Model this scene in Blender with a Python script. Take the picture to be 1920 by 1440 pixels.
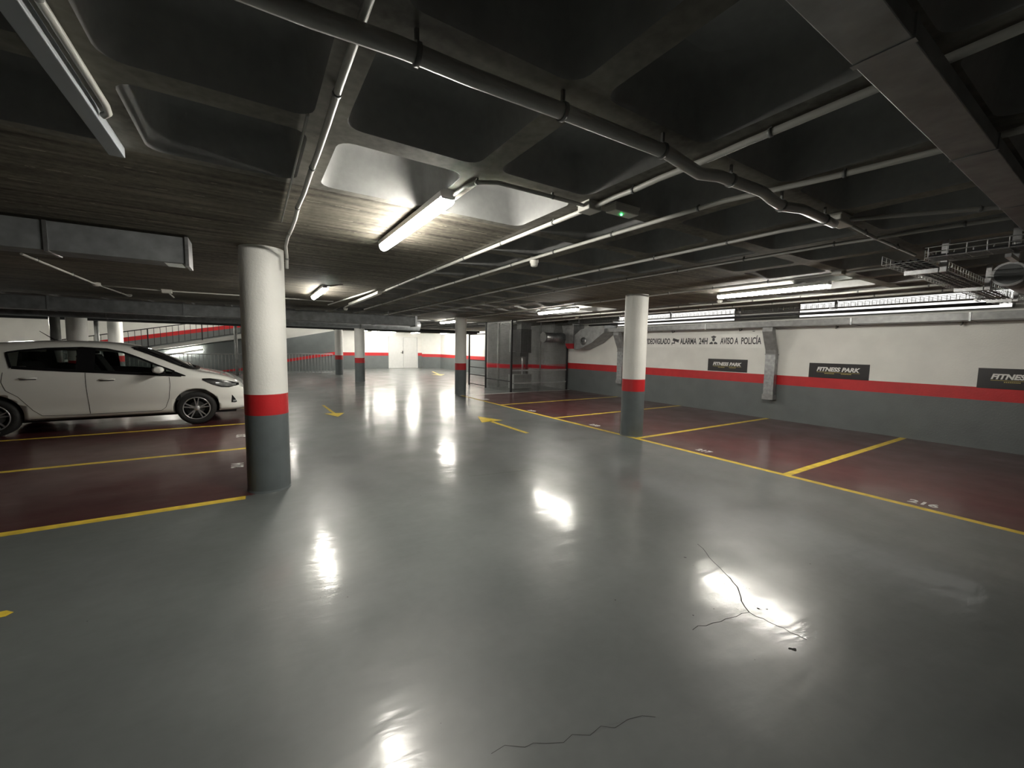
import bpy, bmesh, math, random
from mathutils import Vector, Matrix
from mathutils.bvhtree import BVHTree
random.seed(7)
C = bpy.context.scene.collection
for o in list(bpy.data.objects): bpy.data.objects.remove(o)
PI = math.pi
H = 2.45          # soffit height

# ------------------------------------------------------------------ camera
cam_d = bpy.data.cameras.new('camera'); cam = bpy.data.objects.new('camera', cam_d); C.objects.link(cam)
FPX, YAW, PITCH, ROLL = 765.0, math.radians(32.5), math.radians(5.0), math.radians(0.95)
F = Vector((math.sin(YAW)*math.cos(PITCH), math.cos(YAW)*math.cos(PITCH), -math.sin(PITCH)))
R0 = Vector((math.cos(YAW), -math.sin(YAW), 0)); U0 = R0.cross(F)
R = math.cos(ROLL)*R0 + math.sin(ROLL)*U0; U = -math.sin(ROLL)*R0 + math.cos(ROLL)*U0
m = Matrix((R, U, -F)).transposed().to_4x4(); m.translation = Vector((0, 0, 1.5))
cam.matrix_world = m
cam_d.sensor_fit = 'HORIZONTAL'; cam_d.sensor_width = 36.0; cam_d.lens = FPX/1920*36.0
cam_d.clip_start = 0.02; cam_d.clip_end = 200
bpy.context.scene.camera = cam

# ------------------------------------------------------------------ world, exposure
w = bpy.data.worlds.new('world'); bpy.context.scene.world = w; w.use_nodes = True
w.node_tree.nodes['Background'].inputs[0].default_value = (0.6, 0.7, 0.8, 1)
w.node_tree.nodes['Background'].inputs[1].default_value = 0.0
vs = bpy.context.scene.view_settings
vs.view_transform = 'Standard'; vs.look = 'None'; vs.gamma = 1.0; vs.use_curve_mapping = False
vs.exposure = 2.6
LAMP = 26.0       # emission strength of the tubes

# ------------------------------------------------------------------ materials
def rgb(h):
    return tuple(((int(h[i:i+2], 16)/255)/12.92 if int(h[i:i+2], 16)/255 < .04045 else ((int(h[i:i+2], 16)/255+.055)/1.055)**2.4) for i in (0, 2, 4))
def mat(name, col, rough=.6, metal=0., noise=.12, nscale=6., bump=.0, bscale=30., spec=.5, coat=0., stretch=(1, 1, 1), detail=4, emit=None, trans=0):
    M = bpy.data.materials.new(name); M.use_nodes = True
    nt = M.node_tree; b = nt.nodes['Principled BSDF']
    col = rgb(col) if isinstance(col, str) else col
    b.inputs['Roughness'].default_value = rough; b.inputs['Metallic'].default_value = metal
    b.inputs['Specular IOR Level'].default_value = spec; b.inputs['Coat Weight'].default_value = coat
    b.inputs['Coat Roughness'].default_value = .05
    tc = nt.nodes.new('ShaderNodeTexCoord'); mp = nt.nodes.new('ShaderNodeMapping')
    mp.inputs['Scale'].default_value = stretch
    nt.links.new(tc.outputs['Object'], mp.inputs[0])
    n = nt.nodes.new('ShaderNodeTexNoise'); n.inputs['Scale'].default_value = nscale; n.inputs['Detail'].default_value = detail
    nt.links.new(mp.outputs[0], n.inputs[0])
    cr = nt.nodes.new('ShaderNodeValToRGB')
    cr.color_ramp.elements[0].position = .3; cr.color_ramp.elements[1].position = .7
    cr.color_ramp.elements[0].color = tuple(c*(1-noise) for c in col)+(1,)
    cr.color_ramp.elements[1].color = tuple(min(1, c*(1+noise)) for c in col)+(1,)
    nt.links.new(n.outputs[0], cr.inputs[0]); nt.links.new(cr.outputs[0], b.inputs['Base Color'])
    if bump:
        n2 = nt.nodes.new('ShaderNodeTexNoise'); n2.inputs['Scale'].default_value = bscale; n2.inputs['Detail'].default_value = 5
        nt.links.new(mp.outputs[0], n2.inputs[0])
        bp = nt.nodes.new('ShaderNodeBump'); bp.inputs['Strength'].default_value = bump; bp.inputs['Distance'].default_value = .02
        nt.links.new(n2.outputs[0], bp.inputs['Height']); nt.links.new(bp.outputs[0], b.inputs['Normal'])
    if emit:
        b.inputs['Emission Color'].default_value = emit[:3]+(1,); b.inputs['Emission Strength'].default_value = emit[3]
    if trans:
        b.inputs['Transmission Weight'].default_value = trans
    return M

def floor_mat(name, col, rough, dirt=.15):
    """poured epoxy paint: glossy, softly trowelled, scuffed"""
    M = bpy.data.materials.new(name); M.use_nodes = True; nt = M.node_tree; b = nt.nodes['Principled BSDF']
    N, L = nt.nodes, nt.links
    tc = N.new('ShaderNodeTexCoord')
    def noise(s, d, dist=0., st=(1, 1, 1), rz=0.):
        mp = N.new('ShaderNodeMapping'); mp.inputs['Scale'].default_value = st; mp.inputs['Rotation'].default_value = (0, 0, rz); L.new(tc.outputs['Object'], mp.inputs[0])
        n = N.new('ShaderNodeTexNoise'); n.inputs['Scale'].default_value = s; n.inputs['Detail'].default_value = d
        n.inputs['Distortion'].default_value = dist; L.new(mp.outputs[0], n.inputs[0]); return n
    a = noise(.9, 5); c = noise(14, 6)
    mx = N.new('ShaderNodeMix'); mx.data_type = 'FLOAT'; mx.inputs[0].default_value = .3
    L.new(a.outputs[0], mx.inputs[2]); L.new(c.outputs[0], mx.inputs[3])
    cr = N.new('ShaderNodeValToRGB'); e = cr.color_ramp.elements
    e[0].position = .34; e[1].position = .66
    e[0].color = tuple(x*(1-dirt) for x in col)+(1,); e[1].color = tuple(min(1, x*(1+dirt*.7)) for x in col)+(1,)
    L.new(mx.outputs[0], cr.inputs[0]); L.new(cr.outputs[0], b.inputs['Base Color'])
    rr = N.new('ShaderNodeMapRange'); rr.inputs['From Min'].default_value = .3; rr.inputs['From Max'].default_value = .7
    rr.inputs['To Min'].default_value = rough*.8; rr.inputs['To Max'].default_value = rough*1.25
    r1 = noise(1.7, 4); L.new(r1.outputs[0], rr.inputs[0]); L.new(rr.outputs[0], b.inputs['Roughness'])
    b1 = noise(1.3, 2); b2 = noise(5, 4, .3, (.7, 1.9, 1), .5); b3 = noise(45, 3)
    bp1 = N.new('ShaderNodeBump'); bp1.inputs['Strength'].default_value = .28; bp1.inputs['Distance'].default_value = .03; L.new(b1.outputs[0], bp1.inputs['Height'])
    bp2 = N.new('ShaderNodeBump'); bp2.inputs['Strength'].default_value = .34; bp2.inputs['Distance'].default_value = .007; L.new(b2.outputs[0], bp2.inputs['Height']); L.new(bp1.outputs[0], bp2.inputs['Normal'])
    bp3 = N.new('ShaderNodeBump'); bp3.inputs['Strength'].default_value = .12; bp3.inputs['Distance'].default_value = .001; L.new(b3.outputs[0], bp3.inputs['Height']); L.new(bp2.outputs[0], bp3.inputs['Normal'])
    L.new(bp3.outputs[0], b.inputs['Normal'])
    b.inputs['Specular IOR Level'].default_value = .6
    b.inputs['Coat Weight'].default_value = .55; b.inputs['Coat Roughness'].default_value = .15
    L.new(bp3.outputs[0], b.inputs['Coat Normal'])
    return M

def concrete_mat(name, dark, light, board=True):
    """bare grey-brown concrete, board marks running along X"""
    M = bpy.data.materials.new(name); M.use_nodes = True; nt = M.node_tree; b = nt.nodes['Principled BSDF']
    N, L = nt.nodes, nt.links; tc = N.new('ShaderNodeTexCoord')
    def noise(s, d, st=(1, 1, 1)):
        mp = N.new('ShaderNodeMapping'); mp.inputs['Scale'].default_value = st; L.new(tc.outputs['Object'], mp.inputs[0])
        n = N.new('ShaderNodeTexNoise'); n.inputs['Scale'].default_value = s; n.inputs['Detail'].default_value = d
        L.new(mp.outputs[0], n.inputs[0]); return n
    a = noise(1., 6, (1.1, 16, 4) if board else (2, 2, 2)); c = noise(22, 6); d = noise(.7, 3)
    m1 = N.new('ShaderNodeMix'); m1.data_type = 'FLOAT'; m1.inputs[0].default_value = .3; L.new(a.outputs[0], m1.inputs[2]); L.new(c.outputs[0], m1.inputs[3])
    m2 = N.new('ShaderNodeMix'); m2.data_type = 'FLOAT'; m2.inputs[0].default_value = .25; L.new(m1.outputs[0], m2.inputs[2]); L.new(d.outputs[0], m2.inputs[3])
    cr = N.new('ShaderNodeValToRGB'); e = cr.color_ramp.elements; e[0].position = .36; e[1].position = .64
    e[0].color = dark+(1,); e[1].color = light+(1,)
    L.new(m2.outputs[0], cr.inputs[0])
    last = cr.outputs[0]; hgt = m1.outputs[0]
    if board:
        sx = N.new('ShaderNodeSeparateXYZ'); L.new(tc.outputs['Object'], sx.inputs[0])
        wob = noise(2.5, 2)
        ad = N.new('ShaderNodeMath'); ad.operation = 'MULTIPLY_ADD'; L.new(wob.outputs[0], ad.inputs[0]); ad.inputs[1].default_value = .03; L.new(sx.outputs[1], ad.inputs[2])
        dv = N.new('ShaderNodeMath'); dv.operation = 'DIVIDE'; L.new(ad.outputs[0], dv.inputs[0]); dv.inputs[1].default_value = .31
        frc = N.new('ShaderNodeMath'); frc.operation = 'FRACT'; L.new(dv.outputs[0], frc.inputs[0])
        lt = N.new('ShaderNodeMath'); lt.operation = 'LESS_THAN'; L.new(frc.outputs[0], lt.inputs[0]); lt.inputs[1].default_value = .035
        bd = noise(9, 4); gt = N.new('ShaderNodeMath'); gt.operation = 'GREATER_THAN'; L.new(bd.outputs[0], gt.inputs[0]); gt.inputs[1].default_value = .53
        ml = N.new('ShaderNodeMath'); ml.operation = 'MULTIPLY'; L.new(lt.outputs[0], ml.inputs[0]); L.new(gt.outputs[0], ml.inputs[1])
        cm = N.new('ShaderNodeMix'); cm.data_type = 'RGBA'; L.new(ml.outputs[0], cm.inputs[0]); L.new(cr.outputs[0], cm.inputs[6]); cm.inputs[7].default_value = tuple(c*1.5 for c in light)+(1,)
        last = cm.outputs[2]
        hm = N.new('ShaderNodeMath'); hm.operation = 'ADD'; L.new(m1.outputs[0], hm.inputs[0]); L.new(ml.outputs[0], hm.inputs[1]); hgt = hm.outputs[0]
    L.new(last, b.inputs['Base Color'])
    b.inputs['Roughness'].default_value = .8; b.inputs['Specular IOR Level'].default_value = .25
    bp = N.new('ShaderNodeBump'); bp.inputs['Strength'].default_value = .5 if board else .35; bp.inputs['Distance'].default_value = .012
    L.new(hgt, bp.inputs['Height']); L.new(bp.outputs[0], b.inputs['Normal'])
    return M

GREY = (.124, .136, .134)
M_floor = floor_mat('floor_grey', GREY, .40)
M_bay = floor_mat('floor_maroon', (.070, .019, .020), .36, .25)
M_yel = mat('floor_yellow', (.70, .51, .055), .35, noise=.25, nscale=9, detail=8)
M_whm = mat('marking_white', (.75, .75, .72), .4, noise=.15, nscale=40)
M_crack = mat('crack', (.018, .018, .018), .8)
M_board = concrete_mat('concrete_board', (.040, .036, .029), (.235, .215, .172))
M_rib = concrete_mat('concrete_rib', (.085, .081, .07), (.31, .297, .26), False)
M_coff = concrete_mat('concrete_coffer', (.25, .253, .25), (.36, .362, .355), False)
M_white = mat('wall_white', (.77, .77, .735), .55, noise=.05, nscale=2.5, bump=.12, bscale=40)
M_wred = mat('wall_red', (.50, .018, .022), .45, noise=.08, bump=.1, bscale=40)
M_wgrey = mat('wall_grey', (.125, .140, .140), .5, noise=.08, nscale=3, bump=.12, bscale=40)
M_cgrey = mat('column_grey', (.115, .135, .140), .42, noise=.08, bump=.08, bscale=20)
M_galv = mat('galvanised', (.33, .34, .345), .38, .85, noise=.22, nscale=14, bump=.1, bscale=12)
M_galvd = mat('galvanised_dull', (.27, .275, .275), .45, .35, noise=.2, nscale=10, bump=.08, bscale=10)
M_zinc = mat('bright_zinc', (.55, .56, .57), .3, .8, noise=.15, nscale=40)
M_dkgal = mat('dark_duct', (.17, .18, .185), .45, .15, noise=.25, nscale=8)
M_trunk = mat('trunking_grey', (.40, .43, .46), .5, 0, noise=.04)
M_pvc = mat('conduit_grey', (.42, .42, .40), .35, noise=.06)
M_pvcw = mat('conduit_white', (.58, .58, .54), .4, noise=.05)
M_blk = mat('black_steel', (.016, .016, .018), .5, noise=.1)
M_steel = mat('grey_steel', (.19, .195, .19), .45, .2, noise=.2)
M_railw = mat('rail_galvanised', (.42, .43, .43), .4, .4, noise=.1)
M_plas = mat('plastic_white', (.62, .61, .56), .4, noise=.04)
M_housing = mat('lamp_housing', (.45, .45, .43), .4, noise=.04)
M_diff = mat('lamp_diffuser', (.9, .9, .86), .3, noise=0, emit=(1.0, .955, .86, LAMP))
M_diffoff = mat('lamp_cap', (.75, .80, .80), .15, noise=.03, trans=.7)
M_green = mat('led_green', (.02, .5, .1), .3, emit=(.05, 1., .2, 3.))
M_sign = mat('sign_black', (.016, .014, .016), .35, noise=.1)
M_sgw = mat('sign_white', (.75, .75, .73), .4, noise=0)
M_sgy = mat('sign_yellow', (.55, .45, .12), .4, noise=0)
M_letter = mat('letter_dark', (.045, .045, .05), .5, noise=0)
M_banner = mat('banner_white', (.82, .82, .79), .3, noise=.03)
M_door = mat('door_grey', (.62, .63, .62), .35, .1, noise=.04)
M_block = concrete_mat('concrete_block', (.20, .203, .20), (.32, .323, .32), False)
M_redp = mat('red_metal', (.42, .02, .03), .4, noise=.1)
M_box = mat('cabinet_grey', (.38, .40, .39), .5, .2, noise=.1)

# ------------------------------------------------------------------ mesh helpers
class MB:
    def __init__(s): s.v = []; s.f = []; s.m = []; s.sm = []
    def add(s, vs, fs, mi=0, smooth=False):
        b = len(s.v); s.v += [tuple(v) for v in vs]
        for f in fs: s.f.append(tuple(b+i for i in f)); s.m.append(mi); s.sm.append(smooth)
        return s
    def box(s, x0, x1, y0, y1, z0, z1, mi=0):
        v = [(x, y, z) for x in (x0, x1) for y in (y0, y1) for z in (z0, z1)]
        return s.add(v, [(0, 1, 3, 2), (4, 6, 7, 5), (0, 4, 5, 1), (2, 3, 7, 6), (0, 2, 6, 4), (1, 5, 7, 3)], mi)
    def hull(s, lo, hi, mi=0):
        """prism between two equal loops"""
        n = len(lo)
        s.add(list(lo)+list(hi), [tuple(range(n))[::-1], tuple(range(n, 2*n))]+[(i, (i+1) % n, n+(i+1) % n, n+i) for i in range(n)], mi)
        return s
    def loft(s, loops, mi=0, smooth=False, caps=True, closed=True):
        n = len(loops[0]); v = [p for l in loops for p in l]; fs = []
        for k in range(len(loops)-1):
            for i in range(n if closed else n-1):
                j = (i+1) % n; fs.append((k*n+i, k*n+j, (k+1)*n+j, (k+1)*n+i))
        b = len(s.v); s.add(v, fs, mi, smooth)
        if caps:
            s.f.append(tuple(b+i for i in range(n))[::-1]); s.m.append(mi); s.sm.append(False)
            s.f.append(tuple(b+(len(loops)-1)*n+i for i in range(n))); s.m.append(mi); s.sm.append(False)
        return s
    def tube(s, pts, r, n=10, mi=0, caps=True):
        pts = [Vector(p) for p in pts]; loops = []
        up = None
        for i, p in enumerate(pts):
            d = (pts[min(i+1, len(pts)-1)]-pts[max(i-1, 0)]).normalized()
            if up is None: up = Vector((0, 0, 1)) if abs(d.z) < .9 else Vector((1, 0, 0))
            a = (up-d*up.dot(d)).normalized(); b = d.cross(a); up = a
            rr = r[i] if isinstance(r, (list, tuple)) else r
            loops.append([p+rr*(math.cos(t)*a+math.sin(t)*b) for t in [2*PI*k/n for k in range(n)]])
        return s.loft(loops, mi, True, caps)
    def lathe(s, prof, center, axis='z', n=32, mi=0, smooth=True, caps=False):
        loops = []
        for (r, h) in prof:
            l = []
            for k in range(n):
                t = 2*PI*k/n; a, b = r*math.cos(t), r*math.sin(t)
                p = {'z': (a, b, h), 'y': (a, h, b), 'x': (h, a, b)}[axis]
                l.append((center[0]+p[0], center[1]+p[1], center[2]+p[2]))
            loops.append(l)
        return s.loft(loops, mi, smooth, caps)
    def build(s, name, mats, parent=None, loc=None, bevel=0):
        me = bpy.data.meshes.new(name); me.from_pydata(s.v, [], s.f)
        for mm in (mats if isinstance(mats, (list, tuple)) else [mats]): me.materials.append(mm)
        me.polygons.foreach_set('material_index', s.m); me.polygons.foreach_set('use_smooth', s.sm)
        bm = bmesh.new(); bm.from_mesh(me); bmesh.ops.recalc_face_normals(bm, faces=bm.faces); bm.to_mesh(me); bm.free()
        me.update()
        o = bpy.data.objects.new(name, me); C.objects.link(o)
        if parent: o.parent = parent
        if loc: o.location = loc
        if bevel:
            b = o.modifiers.new('bevel', 'BEVEL'); b.width = bevel; b.segments = 2; b.limit_method = 'ANGLE'
        return o
def tag(o, label, cat, group=None, kind=None):
    if label: o['label'] = label
    if cat: o['category'] = cat
    if group: o['group'] = group
    if kind: o['kind'] = kind
    return o
def thing(name, label, cat, loc=(0, 0, 0), rz=0, group=None):
    o = bpy.data.objects.new(name, None); C.objects.link(o); o.location = loc; o.rotation_euler = (0, 0, rz)
    o.empty_display_size = .2
    return tag(o, label, cat, group)
def part(mb, name, mt, root, bevel=0):
    """geometry given in world coordinates; root is unrotated"""
    l = root.location
    p = root.parent
    off = Vector(l)
    while p: off += p.location; p = p.parent
    mb.v = [(v[0]-off.x, v[1]-off.y, v[2]-off.z) for v in mb.v]
    return mb.build(name, mt, root, bevel=bevel)
def struct(mb, name, mt):
    o = mb.build(name, mt); o['kind'] = 'structure'; return o
def text_mesh(txt, size, sx=1., shear=0., bold=0., ext=.0008, align='CENTER', spacing=1.):
    cu = bpy.data.curves.new('t', 'FONT'); cu.body = txt; cu.size = size; cu.shear = shear; cu.offset = bold; cu.extrude = ext
    cu.align_x = align; cu.align_y = 'CENTER'; cu.space_character = spacing; cu.resolution_u = 4
    o = bpy.data.objects.new('t', cu); C.objects.link(o)
    bpy.context.view_layer.update()
    me = bpy.data.meshes.new_from_object(o.evaluated_get(bpy.context.evaluated_depsgraph_get()))
    vs = [(v.co.x*sx, v.co.y, v.co.z) for v in me.vertices]; fs = [tuple(p.vertices) for p in me.polygons]
    bpy.data.objects.remove(o); bpy.data.curves.remove(cu); bpy.data.meshes.remove(me)
    return vs, fs
def put_text(mb, txt, size, origin, xdir, ydir, width=None, mi=0, **k):
    """set width to fit the string to a length"""
    vs, fs = text_mesh(txt, size, **k)
    xs = [v[0] for v in vs]; ys = [v[1] for v in vs]
    cx, cy = (min(xs)+max(xs))/2, (min(ys)+max(ys))/2
    hs = size/(max(ys)-min(ys)) ; ws = (width/(max(xs)-min(xs))) if width else hs
    X, Y = Vector(xdir), Vector(ydir); Z = X.cross(Y); O = Vector(origin)
    mb.add([O+X*((v[0]-cx)*ws)+Y*((v[1]-cy)*hs)+Z*v[2] for v in vs], fs, mi)

# ================================================================== SETTING
# ---- floor: painted regions cut into one mesh
fl = MB()
def grid(xs, ys, fn):
    for i in range(len(xs)-1):
        for j in range(len(ys)-1):
            x, y = (xs[i]+xs[i+1])/2, (ys[j]+ys[j+1])/2
            fl.add([(xs[i], ys[j], 0), (xs[i+1], ys[j], 0), (xs[i+1], ys[j+1], 0), (xs[i], ys[j+1], 0)], [(0, 1, 2, 3)], fn(x, y))
rl = [0.05, 2.33, 4.65, 6.93, 9.22]         # dividing lines of the right-hand bays
ll = [6.93, 9.11, 11.4]                     # left-hand bays
lw = .045
ys = {-5., 29., 11.56, 11.64, 13.7}
for y in rl+ll: ys |= {y-lw, y+lw}
ys |= {4.62, 4.72}
ys = sorted(ys)
xs = [-13, -.10, -.02, 5.455, 5.545, 9.92, 13]
def fm(x, y):
    if 5.455 < x < 5.545 and y < 11.56: return 2
    if 5.545 < x < 9.92 and y < 11.56: return 2 if any(abs(y-a) < lw for a in rl) else 1
    if 5.455 < x < 9.92 and 11.56 < y < 11.64: return 3
    if x < -.02 and 4.62 < y < 13.7:
        if y < 4.72: return 2 if x < -.10 else 0
        return 2 if any(abs(y-a) < lw for a in ll) else 1
    return 0
grid(xs, ys, fm)
# cracks in the paint
def crack(pts, wd):
    for (a, b) in zip(pts, pts[1:]):
        a, b = Vector(a+(0,)), Vector(b+(0,)); d = (b-a).normalized(); n = Vector((-d.y, d.x, 0))*wd/2
        z = Vector((0, 0, .0006))
        fl.add([a-n+z, b-n+z, b+n+z, a+n+z], [(0, 1, 2, 3)], 4)
def jag(p, q, n, amp):
    out = []
    for i in range(n+1):
        t = i/n; a = amp if 0 < i < n else 0
        out.append((p[0]+(q[0]-p[0])*t+random.uniform(-a, a), p[1]+(q[1]-p[1])*t+random.uniform(-a, a)))
    return out
crack(jag((2.89, 1.80), (2.64, 1.40), 7, .012), .006)
crack(jag((2.64, 1.40), (2.38, 1.14), 7, .012), .007)
crack(jag((2.38, 1.14), (2.41, .86), 8, .010), .006)
crack(jag((2.38, 1.14), (1.96, 1.22), 9, .015), .004)
crack(jag((.70, 1.20), (1.35, .98), 12, .02), .002)
crack(jag((2.1, 4.2), (2.9, 4.05), 6, .03), .004)
def speck(x, y, rr, n=9, mi=4):
    fl.add([(x+rr*random.uniform(.4, 1)*math.cos(2*PI*k/n), y+rr*random.uniform(.4, 1)*math.sin(2*PI*k/n), .0007) for k in range(n)], [tuple(range(n))], mi)
speck(2.27, .86, .022, 12); speck(2.262, .875, .014); speck(2.62, 1.72, .012); speck(2.46, 1.13, .010); speck(2.50, 1.10, .008)
for k in range(40): speck(random.uniform(-1, 5), random.uniform(.9, 7), random.uniform(.002, .007), 7)
for k in range(16): speck(2.45+random.gauss(0, .12), 1.25+random.gauss(0, .14), random.uniform(.002, .005), 6)
struct(fl, 'floor', [M_floor, M_bay, M_yel, M_whm, M_crack])

# ---- ceiling: waffle slab
ce = MB()
PX, PY, X0, Y0 = .775, .78, .31, 2.05      # rib centre lines
def solid(cx, cy):
    if cx < 1.8 and 2.77 < cy < 12.5: return True
    if 4.2 < cx < 7.3 and 2.77 < cy < 6.8: return True
    if 4.2 < cx < 7.3 and 10.6 < cy < 13.7: return True
    if cy < -3.2 or cy > 21: return True
    return False
def rrect(hx, hy, r, z, cx, cy, seg=4):
    out = []
    for (sx, sy, a0) in ((1, 1, 0), (-1, 1, PI/2), (-1, -1, PI), (1, -1, 3*PI/2)):
        for k in range(seg+1):
            t = a0+PI/2*k/seg
            out.append((cx+sx*(hx-r)+r*math.cos(t), cy+sy*(hy-r)+r*math.sin(t), z))
    return out
ix = range(-17, 13); iy = range(-7, 25)
for i in ix:
    if i > 10: continue
    for j in iy:
        xa, ya = X0+i*PX, Y0+j*PY; xb, yb = xa+PX, ya+PY; cx, cy = (xa+xb)/2, (ya+yb)/2
        if cx < -4 and cy > 19: pass
        if solid(cx, cy) or cx < -12:
            ce.add([(xa, ya, H), (xb, ya, H), (xb, yb, H), (xa, yb, H)], [(0, 1, 2, 3)], 0); continue
        hx, hy = (PX-.125)/2, (PY-.135)/2
        l0 = rrect(hx, hy, .075, H, cx, cy)
        outer = []
        n = 5
        for c, (sx, sy) in enumerate(((1, 1), (-1, 1), (-1, -1), (1, -1))):
            outer += [(cx+sx*PX/2, cy+sy*PY/2, H)]*n
        fs = []
        for c in range(4):
            for k in range(n-1): fs.append((20+c, c*n+k, c*n+k+1))
            fs.append((20+c, c*n+n-1, ((c+1) % 4)*n, 20+(c+1) % 4))
        ce.add(l0+[(cx+sx*PX/2, cy+sy*PY/2, H) for sx, sy in ((1, 1), (-1, 1), (-1, -1), (1, -1))], fs, 1)
        l1 = rrect(hx-.008, hy-.008, .08, H+.02, cx, cy)
        l2 = rrect(hx-.045, hy-.045, .10, H+.20, cx, cy)
        l3 = rrect(hx-.065, hy-.065, .12, H+.245, cx, cy)
        l4 = rrect(hx-.115, hy-.115, .12, H+.265, cx, cy)
        ce.loft([l0, l1, l2, l3, l4], 2, True, caps=False)
        ce.add(l4, [tuple(range(20))], 2, True)
YC = Y0+25*PY; XA, XB = X0-17*PX, X0+13*PX       # extent of the grid
XR = X0+11*PX
ce.add([(XR, -5, H), (XR, 11.9, H), (XR, 11.9, H+.3), (XR, -5, H+.3)], [(0, 1, 2, 3)], 1)
ce.add([(XR, 11.9, H), (10, 11.9, H), (10, 11.9, H+.3), (XR, 11.9, H+.3)], [(0, 1, 2, 3)], 1)
ce.add([(XR, -5, H+.3), (10, -5, H+.3), (10, 11.9, H+.3), (XR, 11.9, H+.3)], [(0, 1, 2, 3)], 0)
ce.add([(XR, 11.9, H), (13, 11.9, H), (13, 29, H), (XR, 29, H)], [(0, 1, 2, 3)], 0)
ce.add([(XA, -5, H), (XR, -5, H), (XR, Y0-7*PY, H), (XA, Y0-7*PY, H)], [(0, 1, 2, 3)], 0)
ce.add([(4.6, YC, H), (XR, YC, H), (XR, 29, H), (4.6, 29, H)], [(0, 1, 2, 3)], 0)
ce.add([(XA, YC, H), (4.6, YC, H), (4.6, 22.3, H), (XA, 22.3, H)], [(0, 1, 2, 3)], 0)
ce.add([(XA, 22.3, H), (4.6, 22.3, H), (4.6, 22.3, H+1.9), (XA, 22.3, H+1.9)], [(0, 1, 2, 3)], 1)
ce.add([(4.6, 22.3, H), (4.6, 29, H), (4.6, 29, H+1.9), (4.6, 22.3, H+1.9)], [(0, 1, 2, 3)], 1)
ce.add([(XA, 22.3, H+1.9), (4.6, 22.3, H+1.9), (4.6, 29, H+1.9), (XA, 29, H+1.9)], [(0, 1, 2, 3)], 1)
struct(ce, 'ceiling', [M_board, M_rib, M_coff])

# ---- walls
def banded(mb, p0, p1, ztop=H, b0=.79, b1=1.0, th=.2, side=1, zend0=None):
    """wall panel from p0 to p1 with grey dado, red band, white top"""
    d = (Vector(p1)-Vector(p0)).normalized(); n = Vector((d.y, -d.x))*th*side
    for (za, zb, mi) in ((0, b0, 2), (b0, b1, 1), (b1, ztop, 0)):
        mb.hull([(p0[0], p0[1], za), (p1[0], p1[1], za), (p1[0]+n.x, p1[1]+n.y, za), (p0[0]+n.x, p0[1]+n.y, za)],
                [(p0[0], p0[1], zb), (p1[0], p1[1], zb), (p1[0]+n.x, p1[1]+n.y, zb), (p0[0]+n.x, p0[1]+n.y, zb)], mi)
WM = [M_white, M_wred, M_wgrey]
wr = MB(); banded(wr, (9.92, -5), (9.92, 11.78), ztop=H+.3, side=1); struct(wr, 'wall_right', WM)
wr = MB(); banded(wr, (11.2, 17.5), (11.2, 27), side=1); banded(wr, (11.2, 27), (10.2, 28), side=1); struct(wr, 'wall_right_rear', WM)
wr = MB(); banded(wr, (9.92, 14.3), (11.2, 17.5), side=1); struct(wr, 'wall_right_middle', WM)
wr = MB(); banded(wr, (9.92, 11.78), (9.92, 14.3), b0=.70, b1=.84, side=1); struct(wr, 'wall_enclosure_side', [M_block, M_redp, M_block])
wl = MB(); banded(wl, (-12.9, -5), (-12.9, 28), ztop=H+1.9, side=-1); struct(wl, 'wall_left', WM)
wf = MB(); banded(wf, (-13, -4.9), (13, -4.9), side=1); struct(wf, 'wall_front', WM)
# rear wall: level band beside the door, band climbing with the ramp further left
wb = MB()
DX0, DX1, DZ, WY = 7.83, 9.88, 2.16, 28.0
banded(wb, (4.4, WY), (DX0, WY), b0=.86, b1=1.07, side=-1)
banded(wb, (DX1, WY), (10.3, WY), b0=.86, b1=1.07, side=-1)
wb.box(DX0, DX1, WY, WY+.2, DZ, H, 0)
def zr(x): return 1.71+.186*(x+5.5)      # top of the climbing band
xa, xb = -12.9, 1.2
banded(wb, (1.2, WY), (4.4, WY), ztop=4.35, b0=.86, b1=1.07, side=-1)
def strip(z0a, z0b, z1a, z1b, mi):
    wb.hull([(xa, WY, z0a), (xb, WY, z0b), (xb, WY+.2, z0b), (xa, WY+.2, z0a)], [(xa, WY, z1a), (xb, WY, z1b), (xb, WY+.2, z1b), (xa, WY+.2, z1a)], mi)
strip(0, 0, zr(xa)-.21, zr(xb)-.21, 2); strip(zr(xa)-.21, zr(xb)-.21, zr(xa), zr(xb), 1); strip(zr(xa), zr(xb), 4.35, 4.35, 0)
struct(wb, 'wall_back', WM)
# beam that closes the slab edge over the ramp, and a low down-stand over the car bays
tb = MB(); tb.box(XA, 4.6, 22.1, 22.3, H-.12, H+.02, 0); struct(tb, 'trim_1', [M_rib])
# glowing strips added high on the right wall to brighten it behind the cable tray
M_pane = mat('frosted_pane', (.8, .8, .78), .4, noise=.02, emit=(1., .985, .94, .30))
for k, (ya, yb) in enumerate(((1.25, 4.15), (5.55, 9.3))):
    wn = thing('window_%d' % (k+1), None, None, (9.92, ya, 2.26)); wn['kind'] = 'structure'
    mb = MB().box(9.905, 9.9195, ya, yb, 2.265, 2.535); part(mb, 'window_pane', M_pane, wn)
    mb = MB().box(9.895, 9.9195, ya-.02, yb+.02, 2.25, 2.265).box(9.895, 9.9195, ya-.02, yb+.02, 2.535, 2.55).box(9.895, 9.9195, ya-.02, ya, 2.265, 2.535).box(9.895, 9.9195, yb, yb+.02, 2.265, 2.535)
    part(mb, 'window_frame', M_galvd, wn)
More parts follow.
